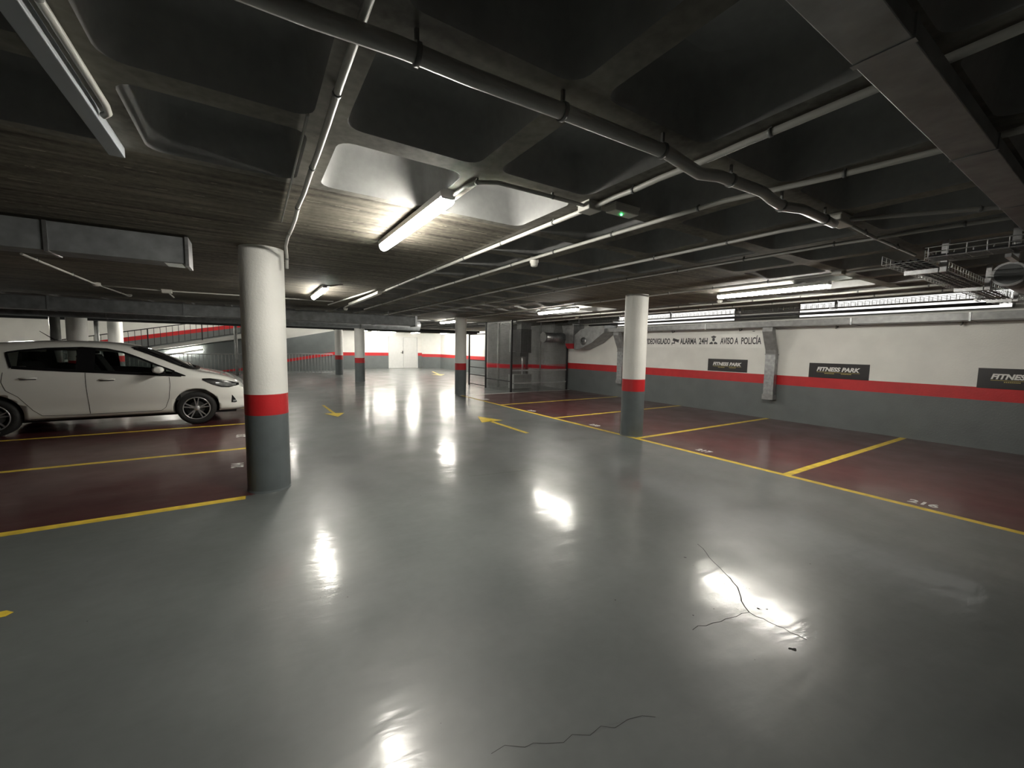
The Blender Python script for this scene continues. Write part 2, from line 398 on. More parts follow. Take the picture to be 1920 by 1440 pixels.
# double service door
dr = thing('door_1', None, None, (8.85, WY, 0)); dr['kind'] = 'structure'
mb = MB(); mb.box(DX0, DX0+.06, WY-.04, WY+.1, 0, DZ); mb.box(DX1-.06, DX1, WY-.04, WY+.1, 0, DZ); mb.box(DX0, DX1, WY-.04, WY+.1, DZ-.06, DZ)
part(mb, 'door_frame', M_door, dr)
for a, b in ((DX0+.06, 8.85), (8.86, DX1-.06)):
    mb = MB(); mb.box(a, b, WY, WY+.05, .01, DZ-.06); d = part(mb, 'door_leaf', M_door, dr, .004)
mb = MB(); mb.box(8.78, 8.83, WY-.05, WY, 1.0, 1.2); mb.box(8.66, 8.83, WY-.07, WY-.05, 1.06, 1.09); part(mb, 'door_handle', M_blk, dr)

# ================================================================== COLUMNS
def column(x, y, r, label, zt=H):
    mb = MB(); n = 40
    z = [0, .012, .79, 1.0, zt]
    rings = [[(x+rr*math.cos(2*PI*k/n), y+rr*math.sin(2*PI*k/n), zz) for k in range(n)] for rr, zz in ((r+.006, 0), (r, .02), (r, .79), (r, 1.0), (r, zt))]
    for k, mi in enumerate((2, 2, 1, 0)): mb.loft(rings[k:k+2], mi, True, caps=False)
    mb.add(rings[0], [tuple(range(n))[::-1]], 2); mb.add(rings[-1], [tuple(range(n))], 0)
    o = mb.build('concrete_column', [M_white, M_wred, M_cgrey])
    return tag(o, label, 'column')
column(.112, 4.895, .197, 'large round column in the left foreground, white over red band over grey')
column(5.66, 4.90, .195, 'round column standing at the edge of the right-hand bays, mid distance')
column(5.62, 11.90, .18, 'round column left of the mesh enclosure, at the far corner of the maroon bays')
column(3.80, 17.85, .2, 'round column in the middle distance, second right of the rear railing end')
column(3.76, 22.45, .19, 'farthest round column, standing at the right end of the white floor railing')
column(-3.80, 15.0, .2, 'thicker pale column rising behind the roof of the white car')
column(-4.10, 20.0, .2, 'thinner pale column behind the white car, beside the ramp railing')

# ================================================================== LAMPS
def lamp(x, y0, y1, label, z=2.38, lit=True, axis='y', group='fluorescent ceiling lamps'):
    yc = (y0+y1)/2; L = (y1-y0)/2
    t = thing('fluorescent_lamp', label, 'ceiling lamp', (x, yc, z+.02), 0 if axis == 'y' else PI/2, group)
    mb = MB()
    pr = [(-.045, .0), (-.05, .03), (-.03, .05), (.03, .05), (.05, .03), (.045, .0)]
    mb.loft([[(a, yy, b) for a, b in pr] for yy in (-L, L)], 0); mb.build('lamp_housing', M_housing, t)
    mb = MB()
    pr = [(.043*math.cos(a), .05*math.sin(a)) for a in [PI+PI*k/10 for k in range(11)]]
    mb.loft([[(a, yy, b) for a, b in pr] for yy in (-L+.05, L-.05)], 0, True); mb.build('diffuser', M_diff if lit else M_diffoff, t)
    for s in (-1, 1):
        mb = MB(); pr2 = [(a*1.03, b*1.03) for a, b in pr]
        ya, yb = (L-.05, L) if s > 0 else (-L, -L+.05)
        mb.loft([[(a, yy, b) for a, b in pr2] for yy in (ya, yb)], 0, True); mb.build('end_cap', M_diffoff, t)
        mb = MB(); mb.box(-.015, .015, s*L*.6-.02, s*L*.6+.02, .05, max(.06, H-z-.021)); mb.build('mounting_clip', M_zinc, t)
    return t
lamp(1.03, 2.37, 3.80, 'lit fluorescent lamp nearest the camera, on the board-marked slab right of the big column')
lamp(1.01, 7.1, 8.6, 'lit fluorescent lamp just right of the top of the big left column')
lamp(6.40, 2.36, 3.87, 'long lit fluorescent lamp above the cable tray, right of the mid-distance column')
lamp(6.12, 6.95, 8.40, 'lit fluorescent lamp left of the mid-distance column, over the maroon bays')
lamp(5.9, 12.7, 14.2, 'lit fluorescent lamp above the far column beside the mesh enclosure')
lamp(7.75, 11.9, 12.9, 'small unlit fluorescent lamp at the ceiling inside the mesh enclosure', lit=False)
lamp(-2.8, 19.6, 21.1, 'lit fluorescent lamp before the foot of the ramp, hidden above the ducts', z=2.38)  # unseen extra lamp, put in to lift the grey ramp side
lamp(7.0, 25.2, 26.7, 'lit fluorescent lamp across the aisle, left of the far double door', z=2.38, axis='x')  # extra lamp, put in for a brighter back wall
lamp(10.6, 24.0, 25.5, 'lit fluorescent lamp by the far right wall, beyond the enclosure', z=2.38)  # extra lamp, put in to raise the brightness of the far end
lamp(7.4, 21.2, 22.7, 'lit fluorescent lamp in the far aisle, left of the farthest right wall', z=2.38)  # extra lamp, put in to lighten the far end and its floor reflections
lamp(1.1, 14.3, 15.8, 'lit fluorescent lamp far down the aisle, beyond the ceiling duct')
lamp(8.9, 24.9, 26.4, 'lit fluorescent lamp in front of the far double door')
lamp(5.6, 24.4, 25.9, 'lit fluorescent lamp near the back wall, left of the double door')
lamp(10.2, 21.0, 22.5, 'lit fluorescent lamp by the far right wall behind the enclosure')
lamp(2.6, 24.6, 26.1, 'lit fluorescent lamp over the ramp wall, beyond the farthest column', z=3.6)
lamp(-3.0, 24.6, 26.1, 'lit fluorescent lamp over the upper ramp behind the white car', z=4.1)
lamp(-8.5, 22.9, 24.4, 'lit fluorescent lamp over the foot of the ramp, far left', z=4.1)
lamp(-5.5, 16.2, 17.7, 'lit fluorescent lamp over the left-hand bays, beyond the white car')

# ================================================================== CEILING SERVICES
def conduit(pts, r, label, mt=None, clips=.75, cat='conduit', name='cable_conduit', group=None, n=8):
    p0 = Vector(pts[0]); t = thing(name, label, cat, p0, 0, group)
    part(MB().tube(pts, r, n), 'pipe', mt or M_pvc, t)
    d = .4; pv = [Vector(p) for p in pts]; L = [(b-a).length for a, b in zip(pv, pv[1:])]; tot = sum(L); cnt = 0
    while clips and d < tot and cnt < 14:
        q = d
        for a, b, l in zip(pv, pv[1:], L):
            if q <= l: break
            q -= l
        c = a+(b-a)*min(1, q/l); u = (b-a).normalized()
        mb = MB().tube([c-u*.008, c+u*.008], r*1.22, n)
        mb.box(c.x-.006, c.x+.006, c.y-.006, c.y+.006, c.z, max(c.z+.001, H-.0008))
        part(mb, 'pipe_clip', M_steel, t); d += clips; cnt += 1
    return t
def run(x0, x1, y0, y1, z=H-.025, n=14, wob=.006):
    return [(x0+(x1-x0)*i/n+random.uniform(-wob, wob), y0+(y1-y0)*i/n, z+random.uniform(-.003, .003)) for i in range(n+1)]
# conduits parallel to the aisle
conduit(run(.30, .295, -.2, 4.1)+[(.30, 4.45, H-.03), (.32, 4.66, H-.08), (.32, 4.69, H-.2)], .014, 'straight conduit running along the rib to the top of the large left column', M_pvcw)
t = conduit([(.225, y, H-.008) for y in (1.95, 2.4, 2.9, 3.3, 3.7)], .006, 'thin cable beside the conduit above the large left column', M_pvcw, 0, 'cable', 'ceiling_cable', n=6)
conduit(run(1.86, 1.90, -.2, 2.0, wob=.003)+run(1.90, 1.92, 2.3, 10.5, wob=.003), .016, 'bright conduit passing the junction box beside the nearest lit lamp', M_pvcw)
conduit(run(2.78, 2.60, -.2, 1.0, wob=.002, n=4)+run(2.48, 2.45, 1.5, 10.9, wob=.003), .0155, 'second long conduit, the one that carries the round siren', M_pvcw)
conduit(run(4.15, 3.49, .35, 1.25, wob=.002, n=4)+run(3.44, 3.38, 1.6, 12.5), .0145, 'third long conduit, starting under the elongated junction box')
conduit(run(4.32, 4.2, .4, 1.6, wob=.002, n=4)+run(4.2, 4.08, 1.8, 13), .0145, 'fourth long conduit, at the near edge of the board-marked slab')
conduit(run(5.75, 5.6, .9, 13, z=H-.03), .013, 'conduit passing just behind the top of the mid-distance column')
conduit(run(7.65, 7.5, 1.3, 11.5, z=H-.03), .016, 'thin pale conduit right above the long lit lamp', M_pvcw)
conduit(run(8.3, 8.3, 1.3, 11.5, z=H-.03, wob=.002), .02, 'pale pipe beyond the long lit lamp', M_pvcw)
# conduits across the aisle
def big(pts): return [(x, y, z) for x, y, z in pts]
zb = H-.075
conduit([(-1.6, 1.34, zb), (-.6, 1.31, zb+.01), (.16, 1.285, zb), (.4, 1.27, zb+.004), (.62, 1.26, zb-.004), (1.0, 1.25, zb), (1.58, 1.235, zb), (1.76, 1.25, zb-.012), (1.86, 1.26, zb-.016), (2.0, 1.245, zb), (2.38, 1.225, zb), (2.5, 1.235, zb-.014), (2.66, 1.25, zb-.018), (2.85, 1.23, zb), (3.35, 1.24, zb)], .028, 'thick grey pipe crossing the ceiling in front of the camera', M_pvc, .55, 'pipe', 'ceiling_pipe', n=14)
conduit([(3.58, 1.25, H-.03), (4.2, 1.27, H-.03), (5.2, 1.27, H-.03)], .012, 'short conduit leaving the far side of the elongated junction box')
conduit([(1.08, 2.52, H-.02), (1.07, 2.36, H-.025), (1.07, 2.22, H-.025), (1.10, 2.12, H-.025), (1.20, 2.06, H-.025), (1.5, 2.055, H-.025), (1.83, 2.055, H-.025)], .012, 'curved conduit from the nearest lamp to the junction box', M_pvc, .5)
conduit([(1.02, 7.4, H-.03), (1.05, 7.0, H-.03), (1.2, 6.75, H-.02)], .012, 'short bent cable at the end of the lamp by the left column', M_pvcw, 0, 'cable', 'ceiling_cable')
conduit([(1.5, 10.2, H-.03), (1.72, 7.3, H-.03), (1.76, 7.0, H-.02)], .014, 'oblique conduit beside the white trunking, left of the long conduits', M_pvcw, 0)
conduit([(-2.05, 6.6, H-.03), (-2.09, 9.28, H-.03), (-2.04, 11.2, H-.03)], .013, 'white conduit between the two round detectors above the white car', M_pvcw, 1.2)
conduit([(-2.1, 9.5, H-.02), (-1.25, 9.68, H-.02), (-.07, 9.55, H-.02), (1.5, 9.5, H-.02)], .012, 'thin conduit crossing behind the large left column', M_pvcw, 0)
conduit([(-1.28, 9.68, H-.03), (-1.27, 9.9, H-.03), (-1.28, 10.6, H-.05)], .012, 'short hooked cable under the small box above the car bonnet', M_pvcw, 0, 'cable', 'ceiling_cable')
conduit([(-.465, -.3, H-.02), (-.46, 1.77, H-.02), (-.455, 2.30, H-.02), (-.462, 2.37, H-.022), (-.483, 2.39, H-.03)], .013, 'conduit beside the flat grey trunking, with a bent end, top left', M_pvcw, .8)
# trunkings
def trunk(name, x0, x1, y0, y1, z0, z1, mt, label, cat='cable trunking', joints=()):
    t = thing(name, label, cat, ((x0+x1)/2, (y0+y1)/2, z1))
    part(MB().box(x0, x1, y0, y1, z0, z1), 'trunking_body', mt, t, .003)
    for (a, b, c, d) in joints: part(MB().box(a, b, c, d, z0-.003, z1), 'joint_strip', M_galvd, t)
    return t
trunk('cable_trunking', -.555, -.495, -.6, 2.80, H-.05, H-.0008, M_trunk, 'flat light grey trunking with a cut end, top left of the ceiling')
trunk('cable_trunking', 1.80, 1.87, 7.05, 9.5, 2.37, 2.42, M_plas, 'white trunking by the lamp, between the left and the middle conduits')
t = trunk('steel_trunking', .3, 6.4, .41, .54, 2.33, 2.39, M_galvd, 'broad dark metal trunking crossing the ceiling, top right', joints=((1.49, 1.515, .405, .545), (2.55, 2.56, .405, .545), (3.6, 3.61, .405, .545)))
for xx in (1.07, 2.62, 4.17): part(MB().box(xx, xx+.03, .46, .48, 2.39, H-.001), 'hanger', M_galvd, t)
# junction boxes and devices
def jbox(x, y, z, sx, sy, sz, label, mt=None, name='junction_box', led=False, group=None):
    t = thing(name, label, 'junction box' if name == 'junction_box' else 'emergency light', (x, y, H-.001), 0, group)
    part(MB().box(x-sx/2, x+sx/2, y-sy/2, y+sy/2, z-sz, z-.012), 'box_body', mt or M_plas, t, .006)
    part(MB().box(x-sx/2-.004, x+sx/2+.004, y-sy/2-.004, y+sy/2+.004, z-.014, z), 'back_plate', mt or M_plas, t)
    if led: part(MB().lathe([(.0, 0), (.007, .0), (.006, .006)], (x-.01, y, z-sz-.007), n=10), 'indicator_led', M_green, t)
    return t
jbox(1.89, 2.06, H-.001, .11, .11, .055, 'square junction box where the curved conduit meets the bright conduit', M_pvcw)
jbox(2.11, 1.98, H-.001, .22, .09, .05, 'flat emergency light with a green indicator, beside the square junction box', M_plas, 'emergency_light', True)
jbox(3.47, 1.25, H-.001, .22, .085, .06, 'elongated pale junction box at the end of the thick ceiling pipe', M_plas)
jbox(5.68, 2.02, H-.001, .12, .1, .055, 'small grey box above the far end of the long lit lamp', M_pvcw)
jbox(-1.26, 9.66, H-.001, .14, .12, .06, 'small white box on the ceiling above the car windscreen')
def detector(x, y, r, h, label, mt=None, name='smoke_detector', cat='detector', zz=H, strobe=False):
    t = thing(name, label, cat, (x, y, zz-.001))
    part(MB().lathe([(0, 0), (r*.9, 0), (r, -.012), (r, -h*.55), (r*.8, -h*.7)], (x, y, zz-.001), n=24), 'base', mt or M_plas, t)
    part(MB().lathe([(r*.82, -h*.68), (r*.75, -h*.92), (r*.45, -h), (0, -h)], (x, y, zz-.001), n=24), 'grille', M_pvcw if strobe else M_plas, t)
    return t
detector(2.51, 3.55, .046, .10, 'white cylindrical siren hanging from the second long conduit', strobe=True, name='alarm_siren', cat='siren')
detector(-2.09, 9.28, .055, .06, 'larger round detector on the white conduit above the car roof')
detector(-2.04, 11.1, .05, .05, 'smaller round detector at the end of the white conduit, left')
detector(7.34, 4.41, .05, .05, 'small round detector under the ceiling between the lamp and the cable tray')
detector(8.03, 9.14, .06, .05, 'bright small detector right of the lamp over the maroon bays')
detector(2.0, 10.9, .05, .08, 'white device at the far end of the second long conduit')

# ---- ducts on the left
def rduct(name, x0, x1, y0, y1, z0, z1, label, mt, seams=(), axis='x', open_end=False):
    t = thing(name, label, 'air duct', ((x0+x1)/2, (y0+y1)/2, z0))
    part(MB().box(x0, x1, y0, y1, z0, z1), 'duct_body', mt, t, .004)
    for s in seams:
        if axis == 'x': mb = MB().box(s-.012, s+.012, y0-.012, y1+.012, z0-.012, z1)
        else: mb = MB().box(x0-.012, x1+.012, s-.012, s+.012, z0-.012, z1)
        part(mb, 'duct_flange', M_galv, t)
    return t
t = rduct('rectangular_duct', -6.5, -.47, 4.68, 4.95, 2.2, 2.425, 'rectangular galvanised duct with an open end, left of the large column', M_dkgal, (-1.32, -2.6, -3.8, -5.0))
part(MB().box(-.47, -.445, 4.665, 4.965, 2.18, 2.43), 'end_flange', M_galv, t)
part(MB().box(-.62, -.5, 4.70, 4.93, 2.196, 2.2), 'outlet_grille', M_zinc, t)
t = thing('air_duct', 'long dark duct hanging across the hall behind the large left column', 'air duct', (-2, 11.4, 2.06))
part(MB().box(-12, 3.9, 11.2, 11.6, 2.08, 2.33), 'duct_body', M_dkgal, t, .02)
part(MB().box(3.88, 3.94, 11.18, 11.62, 2.06, 2.35), 'end_flange', M_galv, t)
for s in (-9.2, -7.2, -5.2, -3.2, -1.2, .8, 2.8): part(MB().box(s-.012, s+.012, 11.19, 11.61, 2.07, 2.34), 'duct_flange', M_dkgal, t)
for s in (-8, -4, 0, 3.2): part(MB().box(s-.01, s+.01, 11.38, 11.42, 2.33, H), 'hanger', M_steel, t)
t = thing('spiral_duct', 'round dark duct crossing in front of the ramp opening', 'air duct', (-2, 14, 2.2))
part(MB().tube([(-12.5, 14.0, 2.22), (5.0, 14.0, 2.22)], .16, 24), 'duct_body', M_dkgal, t)
for s in (-9, -6, -3, 0, 3): part(MB().tube([(s-.015, 14, 2.22), (s+.015, 14, 2.22)], .17, 24), 'duct_flange', M_steel, t)
t = thing('pipe_bundle', 'pair of black pipes under the slab edge before the ramp', 'pipe', (-2, 18, 2.3))
for yy, zz in ((18.0, 2.26), (18.25, 2.2)): part(MB().tube([(-12.5, yy, zz), (9.5, yy, zz)], .05, 12), 'pipe', M_blk, t)

# ---- wall duct, drop ducts, cable tray on the right
t = rduct('wall_duct', 9.45, 9.88, -4.5, 9.34, 2.055, 2.175, 'long rectangular duct running along the top of the right-hand wall', M_galvd, (-2.2, -.2, 1.6, 3.1, 6.0, 7.6), 'y')
for yy in (1.75, 3.45, 5.35, 7.2):
    mb = MB().tube([(9.9, yy, 2.12), (9.88, yy, 2.02), (9.80, yy, 2.0), (9.76, yy-.02, 2.06)], .012, 8); part(mb, 'duct_bracket', M_steel, t)
def drop(y, label, zb=.46):
    t = thing('exhaust_duct', label, 'air duct', (9.75, y, zb), 0, 'drop ducts on the right wall')
    def ring(x, yy, z, sx=.13, sy=.21): return [(x-sx/2, yy-sy/2, z), (x+sx/2, yy-sy/2, z), (x+sx/2, yy+sy/2, z), (x-sx/2, yy+sy/2, z)]
    part(MB().loft([ring(9.60, y, 2.07, .15), ring(9.60, y, 1.96, .15), ring(9.70, y, 1.72), ring(9.83, y, 1.55)][:3]+[ring(9.78, y, 1.56), ring(9.80, y, 1.46)]), 'offset_bend', M_galvd, t, .004)
    part(MB().loft([ring(9.80, y, 1.46), ring(9.80, y, zb)]), 'drop_leg', M_galv, t, .004)
    part(MB().loft([ring(9.80, y, 1.47, .145, .225), ring(9.80, y, 1.445, .145, .225)]), 'duct_flange', M_galvd, t)
    part(MB().loft([ring(9.795, y, zb+.10, .15, .23), ring(9.795, y, zb-.01, .15, .23)]), 'inlet_mouth', M_galvd, t)
drop(4.60, 'galvanised drop duct on the wall, left of the middle black sign')
drop(9.02, 'galvanised drop duct on the wall, left of the mid-distance column')

def tray(pts, label, w=.26, h=.075, sp=.1, cables=(-.6, -.25, .1, .45), cr=.011):
    """open wire basket; pts = polyline of the centre line (axis-aligned legs)"""
    t = thing('wire_cable_tray', label, 'cable tray', pts[0])
    for (a, b) in zip(pts, pts[1:]):
        a, b = Vector(a), Vector(b); d = (b-a).normalized(); nrm = Vector((-d.y, d.x, 0)); L = (b-a).length
        mb = MB()
        def bar(p, q, r=.0028 if w > .2 else .004):
            p, q = Vector(p), Vector(q); mb.tube([p, q], r, 4, caps=False)
        for s, zz in ((-1, h), (-1, h/2), (-1, 0), (-.5, 0), (0, 0), (.5, 0), (1, 0), (1, h/2), (1, h)):
            o = nrm*(w/2*s)+Vector((0, 0, zz)); bar(a+o, b+o)
        k = 0.
        while k <= L:
            p = a+d*k
            bar(p-nrm*w/2+Vector((0, 0, h)), p-nrm*w/2); bar(p-nrm*w/2, p+nrm*w/2); bar(p+nrm*w/2, p+nrm*w/2+Vector((0, 0, h))); k += sp
        part(mb, 'wire_basket', M_zinc if h < .08 else M_steel, t)
        mb = MB()
        for s in cables: mb.tube([a+nrm*(w/2*s)+Vector((0, 0, .004+cr)), b+nrm*(w/2*s)+Vector((0, 0, .004+cr))], cr, 6)
        part(mb, 'cable_bundle', M_blk, t)
    return t
tr = tray([(4.5, -2.0, 2.245), (4.5, 1.02, 2.245)], 'wire cable tray coming in from the right edge under the ceiling', w=.2)
tr2 = tray([(4.5, 1.17, 2.245), (9.0, 1.17, 2.245)], 'dark cable tray crossing between the two tray runs, top right')
tr3 = tray([(9.17, 1.2, 2.345), (9.17, 11.4, 2.345)], 'bright wire cable tray running along the right-hand wall below the ceiling', h=.085, w=.2, cables=(-.2, .3), cr=.006)
def strut(x, y, z0, root, l=.34, ax='y'):
    part(MB().box(x-.02, x+.02, y-.02, y+.02, z0, H-.001+(.3 if x > 8.84 else 0)), 'tray_hanger', M_zinc, root)
    if ax == 'y': part(MB().box(x-.015, x+.015, y-l, y+.03, z0, z0+.035), 'tray_arm', M_zinc, root)
    else: part(MB().box(x-l, x+.03, y-.015, y+.015, z0-.02, z0+.005), 'tray_arm', M_zinc, root)
strut(4.85, 1.0, 2.19, tr2, -.24); strut(6.5, 1.0, 2.19, tr2, -.24); strut(8.1, 1.0, 2.19, tr2, -.24)
strut(4.65, .60, 2.20, tr, .25, 'x')
for yy in (1.5, 3.3, 5.1, 6.9, 8.7, 10.5): strut(9.30, yy, 2.335, tr3, .25, 'x')
t = thing('black_pipe', 'thick black pipe right above the bright cable tray', 'pipe', (8.85, 5, 2.4))
part(MB().tube([(8.95, 1.3, 2.54), (8.95, 11.4, 2.54)], .045, 14), 'pipe', M_blk, t)
t = thing('black_pipe', 'thin dark pipe just under the bright cable tray', 'pipe', (9.32, 5, 2.29))
part(MB().tube([(9.32, 1.3, 2.283), (9.32, 10.0, 2.283)], .028, 10), 'pipe', M_blk, t)
t = thing('round_duct', 'round galvanised duct end hanging at the right edge of the view', 'air duct', (5.6, .5, 2.2))
part(MB().tube([(6.02, .80, 2.27), (7.0, .80, 2.27)], .10, 28), 'duct_body', M_galvd, t)
part(MB().tube([(6.0, .80, 2.27), (6.03, .80, 2.27)], .112, 28), 'end_collar', M_zinc, t)
part(MB().tube([(5.99, .80, 2.27), (6.0, .80, 2.27)], .092, 24), 'duct_mouth', M_dkgal, t)  # dark disc closing the end, its colour standing for the shade inside
part(MB().box(6.2, 6.22, .79, .81, 2.36, H-.001), 'hanger', M_steel, t)

# ================================================================== SIGNS ON THE RIGHT WALL
XW = 9.92
def sign(y0, y1, z0, z1, label):
    t = thing('wall_sign', label, 'sign', (XW, (y0+y1)/2, z0), 0, 'black signs on the right wall')
    part(MB().box(XW-.012, XW-.001, y0, y1, z0, z1), 'sign_panel', M_sign, t)
    w_ = y1-y0; yc = (y0+y1)/2; zc = z0+(z1-z0)*.60
    mb = MB(); put_text(mb, 'FITNESS PARK', .088, (XW-.013, yc, zc), (0, -1, 0), (0, 0, 1), .72, shear=.25, bold=.0038)
    part(mb, 'lettering', M_sgw, t)
    part(MB().box(XW-.0135, XW-.012, yc-.36, yc+.36, zc-.063, zc-.058), 'underline', M_sgy, t)
    mb = MB()
    for s in (-1, 1):
        for k in range(9): mb.box(XW-.0135, XW-.012, yc+s*.14-.085+k*.019, yc+s*.14-.085+k*.019+.012, zc-.092, zc-.078)
    part(mb, 'small_print', M_sgy, t)
sign(5.18, 6.17, 1.015, 1.32, 'black fitness sign left of the drop duct, smallest in view')
sign(2.90, 3.90, 1.00, 1.30, 'black fitness sign right of the drop duct, middle one')
sign(.52, 1.52, .99, 1.31, 'black fitness sign cut off by the right edge of the view')
t = thing('security_banner', 'white wall banner with dark security lettering and pictograms', 'banner', (XW, 6.8, 1.6))
part(MB().box(XW-.006, XW-.0005, 4.78, 9.0, 1.60, 1.935), 'banner_sheet', M_banner, t)
zt = 1.77
def wtext(s, ya, yb, hgt=.165, dz=0):
    mb = MB(); put_text(mb, s, hgt, (XW-.0075, (ya+yb)/2, zt+dz), (0, -1, 0), (0, 0, 1), abs(ya-yb), bold=.0048)
    part(mb, 'lettering', M_letter, t)
wtext('PARKING', 8.82, 8.28); wtext('VIDEOVIGILADO', 8.20, 7.34); wtext('ALARMA', 7.02, 6.53); wtext('24H', 6.46, 6.22)
wtext('AVISO A', 5.88, 5.43); wtext('POLICÍA', 5.36, 4.90, .205, .02)
# camera pictogram
mb = MB()
def flat(pts, mi=0, x=XW-.0075):
    mb.hull([(x, y, z) for y, z in pts], [(x-.002, y, z) for y, z in pts], mi)
def cl(y, z, a, w2, h2):
    ca, sa = math.cos(a), math.sin(a); return [(y+u*ca-v*sa, z+u*sa+v*ca) for u, v in ((-w2, -h2), (w2, -h2), (w2, h2), (-w2, h2))]
flat(cl(7.17, 1.80, .28, .085, .035)); flat(cl(7.075, 1.775, .28, .012, .045))
flat(cl(7.20, 1.755, 0, .014, .03)); flat(cl(7.23, 1.715, 0, .05, .012)); flat(cl(7.275, 1.70, 0, .01, .035))
part(mb, 'camera_pictogram', M_letter, t)
# officer pictogram
mb = MB(); yc = 6.06
flat([(yc+.075, 1.875), (yc, 1.905), (yc-.075, 1.875), (yc-.05, 1.855), (yc+.05, 1.855)])
flat([(yc+.045, 1.852), (yc-.045, 1.852), (yc-.045, 1.838), (yc+.045, 1.838)])
flat([(yc+.036*math.cos(a), 1.80+.04*math.sin(a)) for a in [PI*k/6 for k in range(12)]])
flat([(yc+.11, 1.69), (yc+.10, 1.725), (yc+.04, 1.755), (yc+.012, 1.72), (yc+.012, 1.69)])
flat([(yc-.11, 1.69), (yc-.10, 1.725), (yc-.04, 1.755), (yc-.012, 1.72), (yc-.012, 1.69)])
part(mb, 'officer_pictogram', M_letter, t)
tag(MB().box(XW-.03, XW-.001, 5.06, 5.10, 1.985, 1.995).build('wall_clip', M_blk), 'tiny dark clip on the white wall above the banner end', 'clip')

# ================================================================== FLOOR MARKINGS
def number(txt, x, y, label, h=.13, wdt=.22, face=-1):
    mb = MB()
    if face < 0: put_text(mb, txt, h, (0, 0, 0), (0, -1, 0), (1, 0, 0), wdt, bold=.004)
    else: put_text(mb, txt, h, (0, 0, 0), (0, 1, 0), (-1, 0, 0), wdt, bold=.004)
    o = mb.build('bay_number', M_whm, loc=(x, y, .0015)); tag(o, label, 'floor number', 'painted bay numbers')
number('216', 5.70, 1.14, 'white bay number 216 inside the nearest maroon bay on the right')
number('217', 5.73, 3.55, 'white bay number 217 just right of the mid-distance column')
number('218', 5.72, 5.88, 'white bay number behind the mid-distance column, second maroon bay beyond it')
number('219', 5.68, 8.0, 'white bay number in the bay before the last dividing line')
number('220', 5.75, 10.4, 'faint white bay number in the farthest maroon bay')
number('214', -.20, 5.98, 'white bay number half hidden by the large column, nearer one', face=1)
number('213', -.20, 7.92, 'white bay number half hidden by the large column, farther one', face=1)
def arrow(pts, label):
    mb = MB()
    for loop in pts:
        mb.hull([(x, y, .0008) for x, y in loop], [(x, y, .0022) for x, y in loop])
    c = pts[0][0]; o = part_top(mb, 'floor_arrow', M_yel, (c[0], c[1], 0)); tag(o, label, 'floor arrow', 'yellow direction arrows')
def part_top(mb, name, mt, loc):
    mb.v = [(v[0]-loc[0], v[1]-loc[1], v[2]-loc[2]) for v in mb.v]; return mb.build(name, mt, loc=loc)
arrow([[(4.05, 5.88), (4.13, 5.88), (4.13, 7.25), (4.05, 7.25)], [(3.86, 7.17), (4.37, 7.19), (4.13, 7.86)]], 'yellow floor arrow pointing away, beside the maroon bays')
arrow([[(1.43, 11.1), (1.49, 11.1), (1.52, 9.65), (1.46, 9.65)], [(1.29, 9.70), (1.70, 9.62), (1.49, 9.15)]], 'yellow floor arrow pointing towards the camera, left of the aisle centre')
arrow([[(-2.2, 3.24), (-1.18, 3.24), (-1.16, 3.27), (-1.2, 3.31), (-2.2, 3.31)], [(-2.2, 3.0), (-2.2, 3.55), (-2.9, 3.275)]], 'tail of a yellow floor arrow at the left edge of the foreground')
arrow([[(9.2, 23.6), (9.32, 23.6), (8.75, 21.2), (8.63, 21.2)], [(8.3, 21.3), (9.0, 21.1), (8.4, 20.2)]], 'faint yellow floor arrow far off before the double door')

# ================================================================== RAILINGS AND RAMP
def railing(name, x0, x1, y, zb0, slope, hgt, sp, label, mt, post=2.0):
    def zz(x): return zb0+slope*(x-x0)
    t = thing(name, label, 'railing', (x0, y, zb0))
    for dz, r in ((hgt, .022), (.06, .016)):
        part(MB().tube([(x0, y, zz(x0)+dz), (x1, y, zz(x1)+dz)], r, 8), 'rail', mt, t)
    n = int((x1-x0)/sp); k0 = max(0, n-98); mb = MB()
    for k in range(n+1):
        x = x0+(x1-x0)*k/n
        if k % int(post/sp) == 0: part(MB().box(x-.02, x+.02, y-.02, y+.02, zz(x)-.02, zz(x)+hgt), 'post', mt, t)
        else: part(MB().tube([(x, y, zz(x)+.06), (x, y, zz(x)+hgt)], .0105, 6), 'baluster', mt, t)
    return t
railing('floor_railing', 1.0, 3.62, 23.5, 0.0, 0, 1.03, .14, 'white baluster railing right of the large column, beside the far ramp', M_railw)
railing('floor_railing', -6.4, .9, 23.5, 0.0, 0, 1.0, .14, 'grey baluster railing beyond the white car bonnet', M_steel)
railing('ramp_railing', -10.0, 1.1, 24.82, 0.02, .206, .86, .22, 'dark sloping railing that climbs the ramp behind the white car', M_blk)
t = thing('vehicle_ramp', 'concrete ramp climbing to the right behind the white car', 'ramp', (-6, 26.4, 0))
def zl(x): return .02+.206*(x+10)
mb = MB().hull([(-10, 24.85, zl(-10)-.02), (1.2, 24.85, zl(1.2)-.25), (1.2, 27.99, zl(1.2)-.25), (-10, 27.99, zl(-10)-.02)],
               [(-10, 24.85, zl(-10)), (1.2, 24.85, zl(1.2)), (1.2, 27.99, zl(1.2)), (-10, 27.99, zl(-10))])
part(mb, 'ramp_slab', M_white, t)
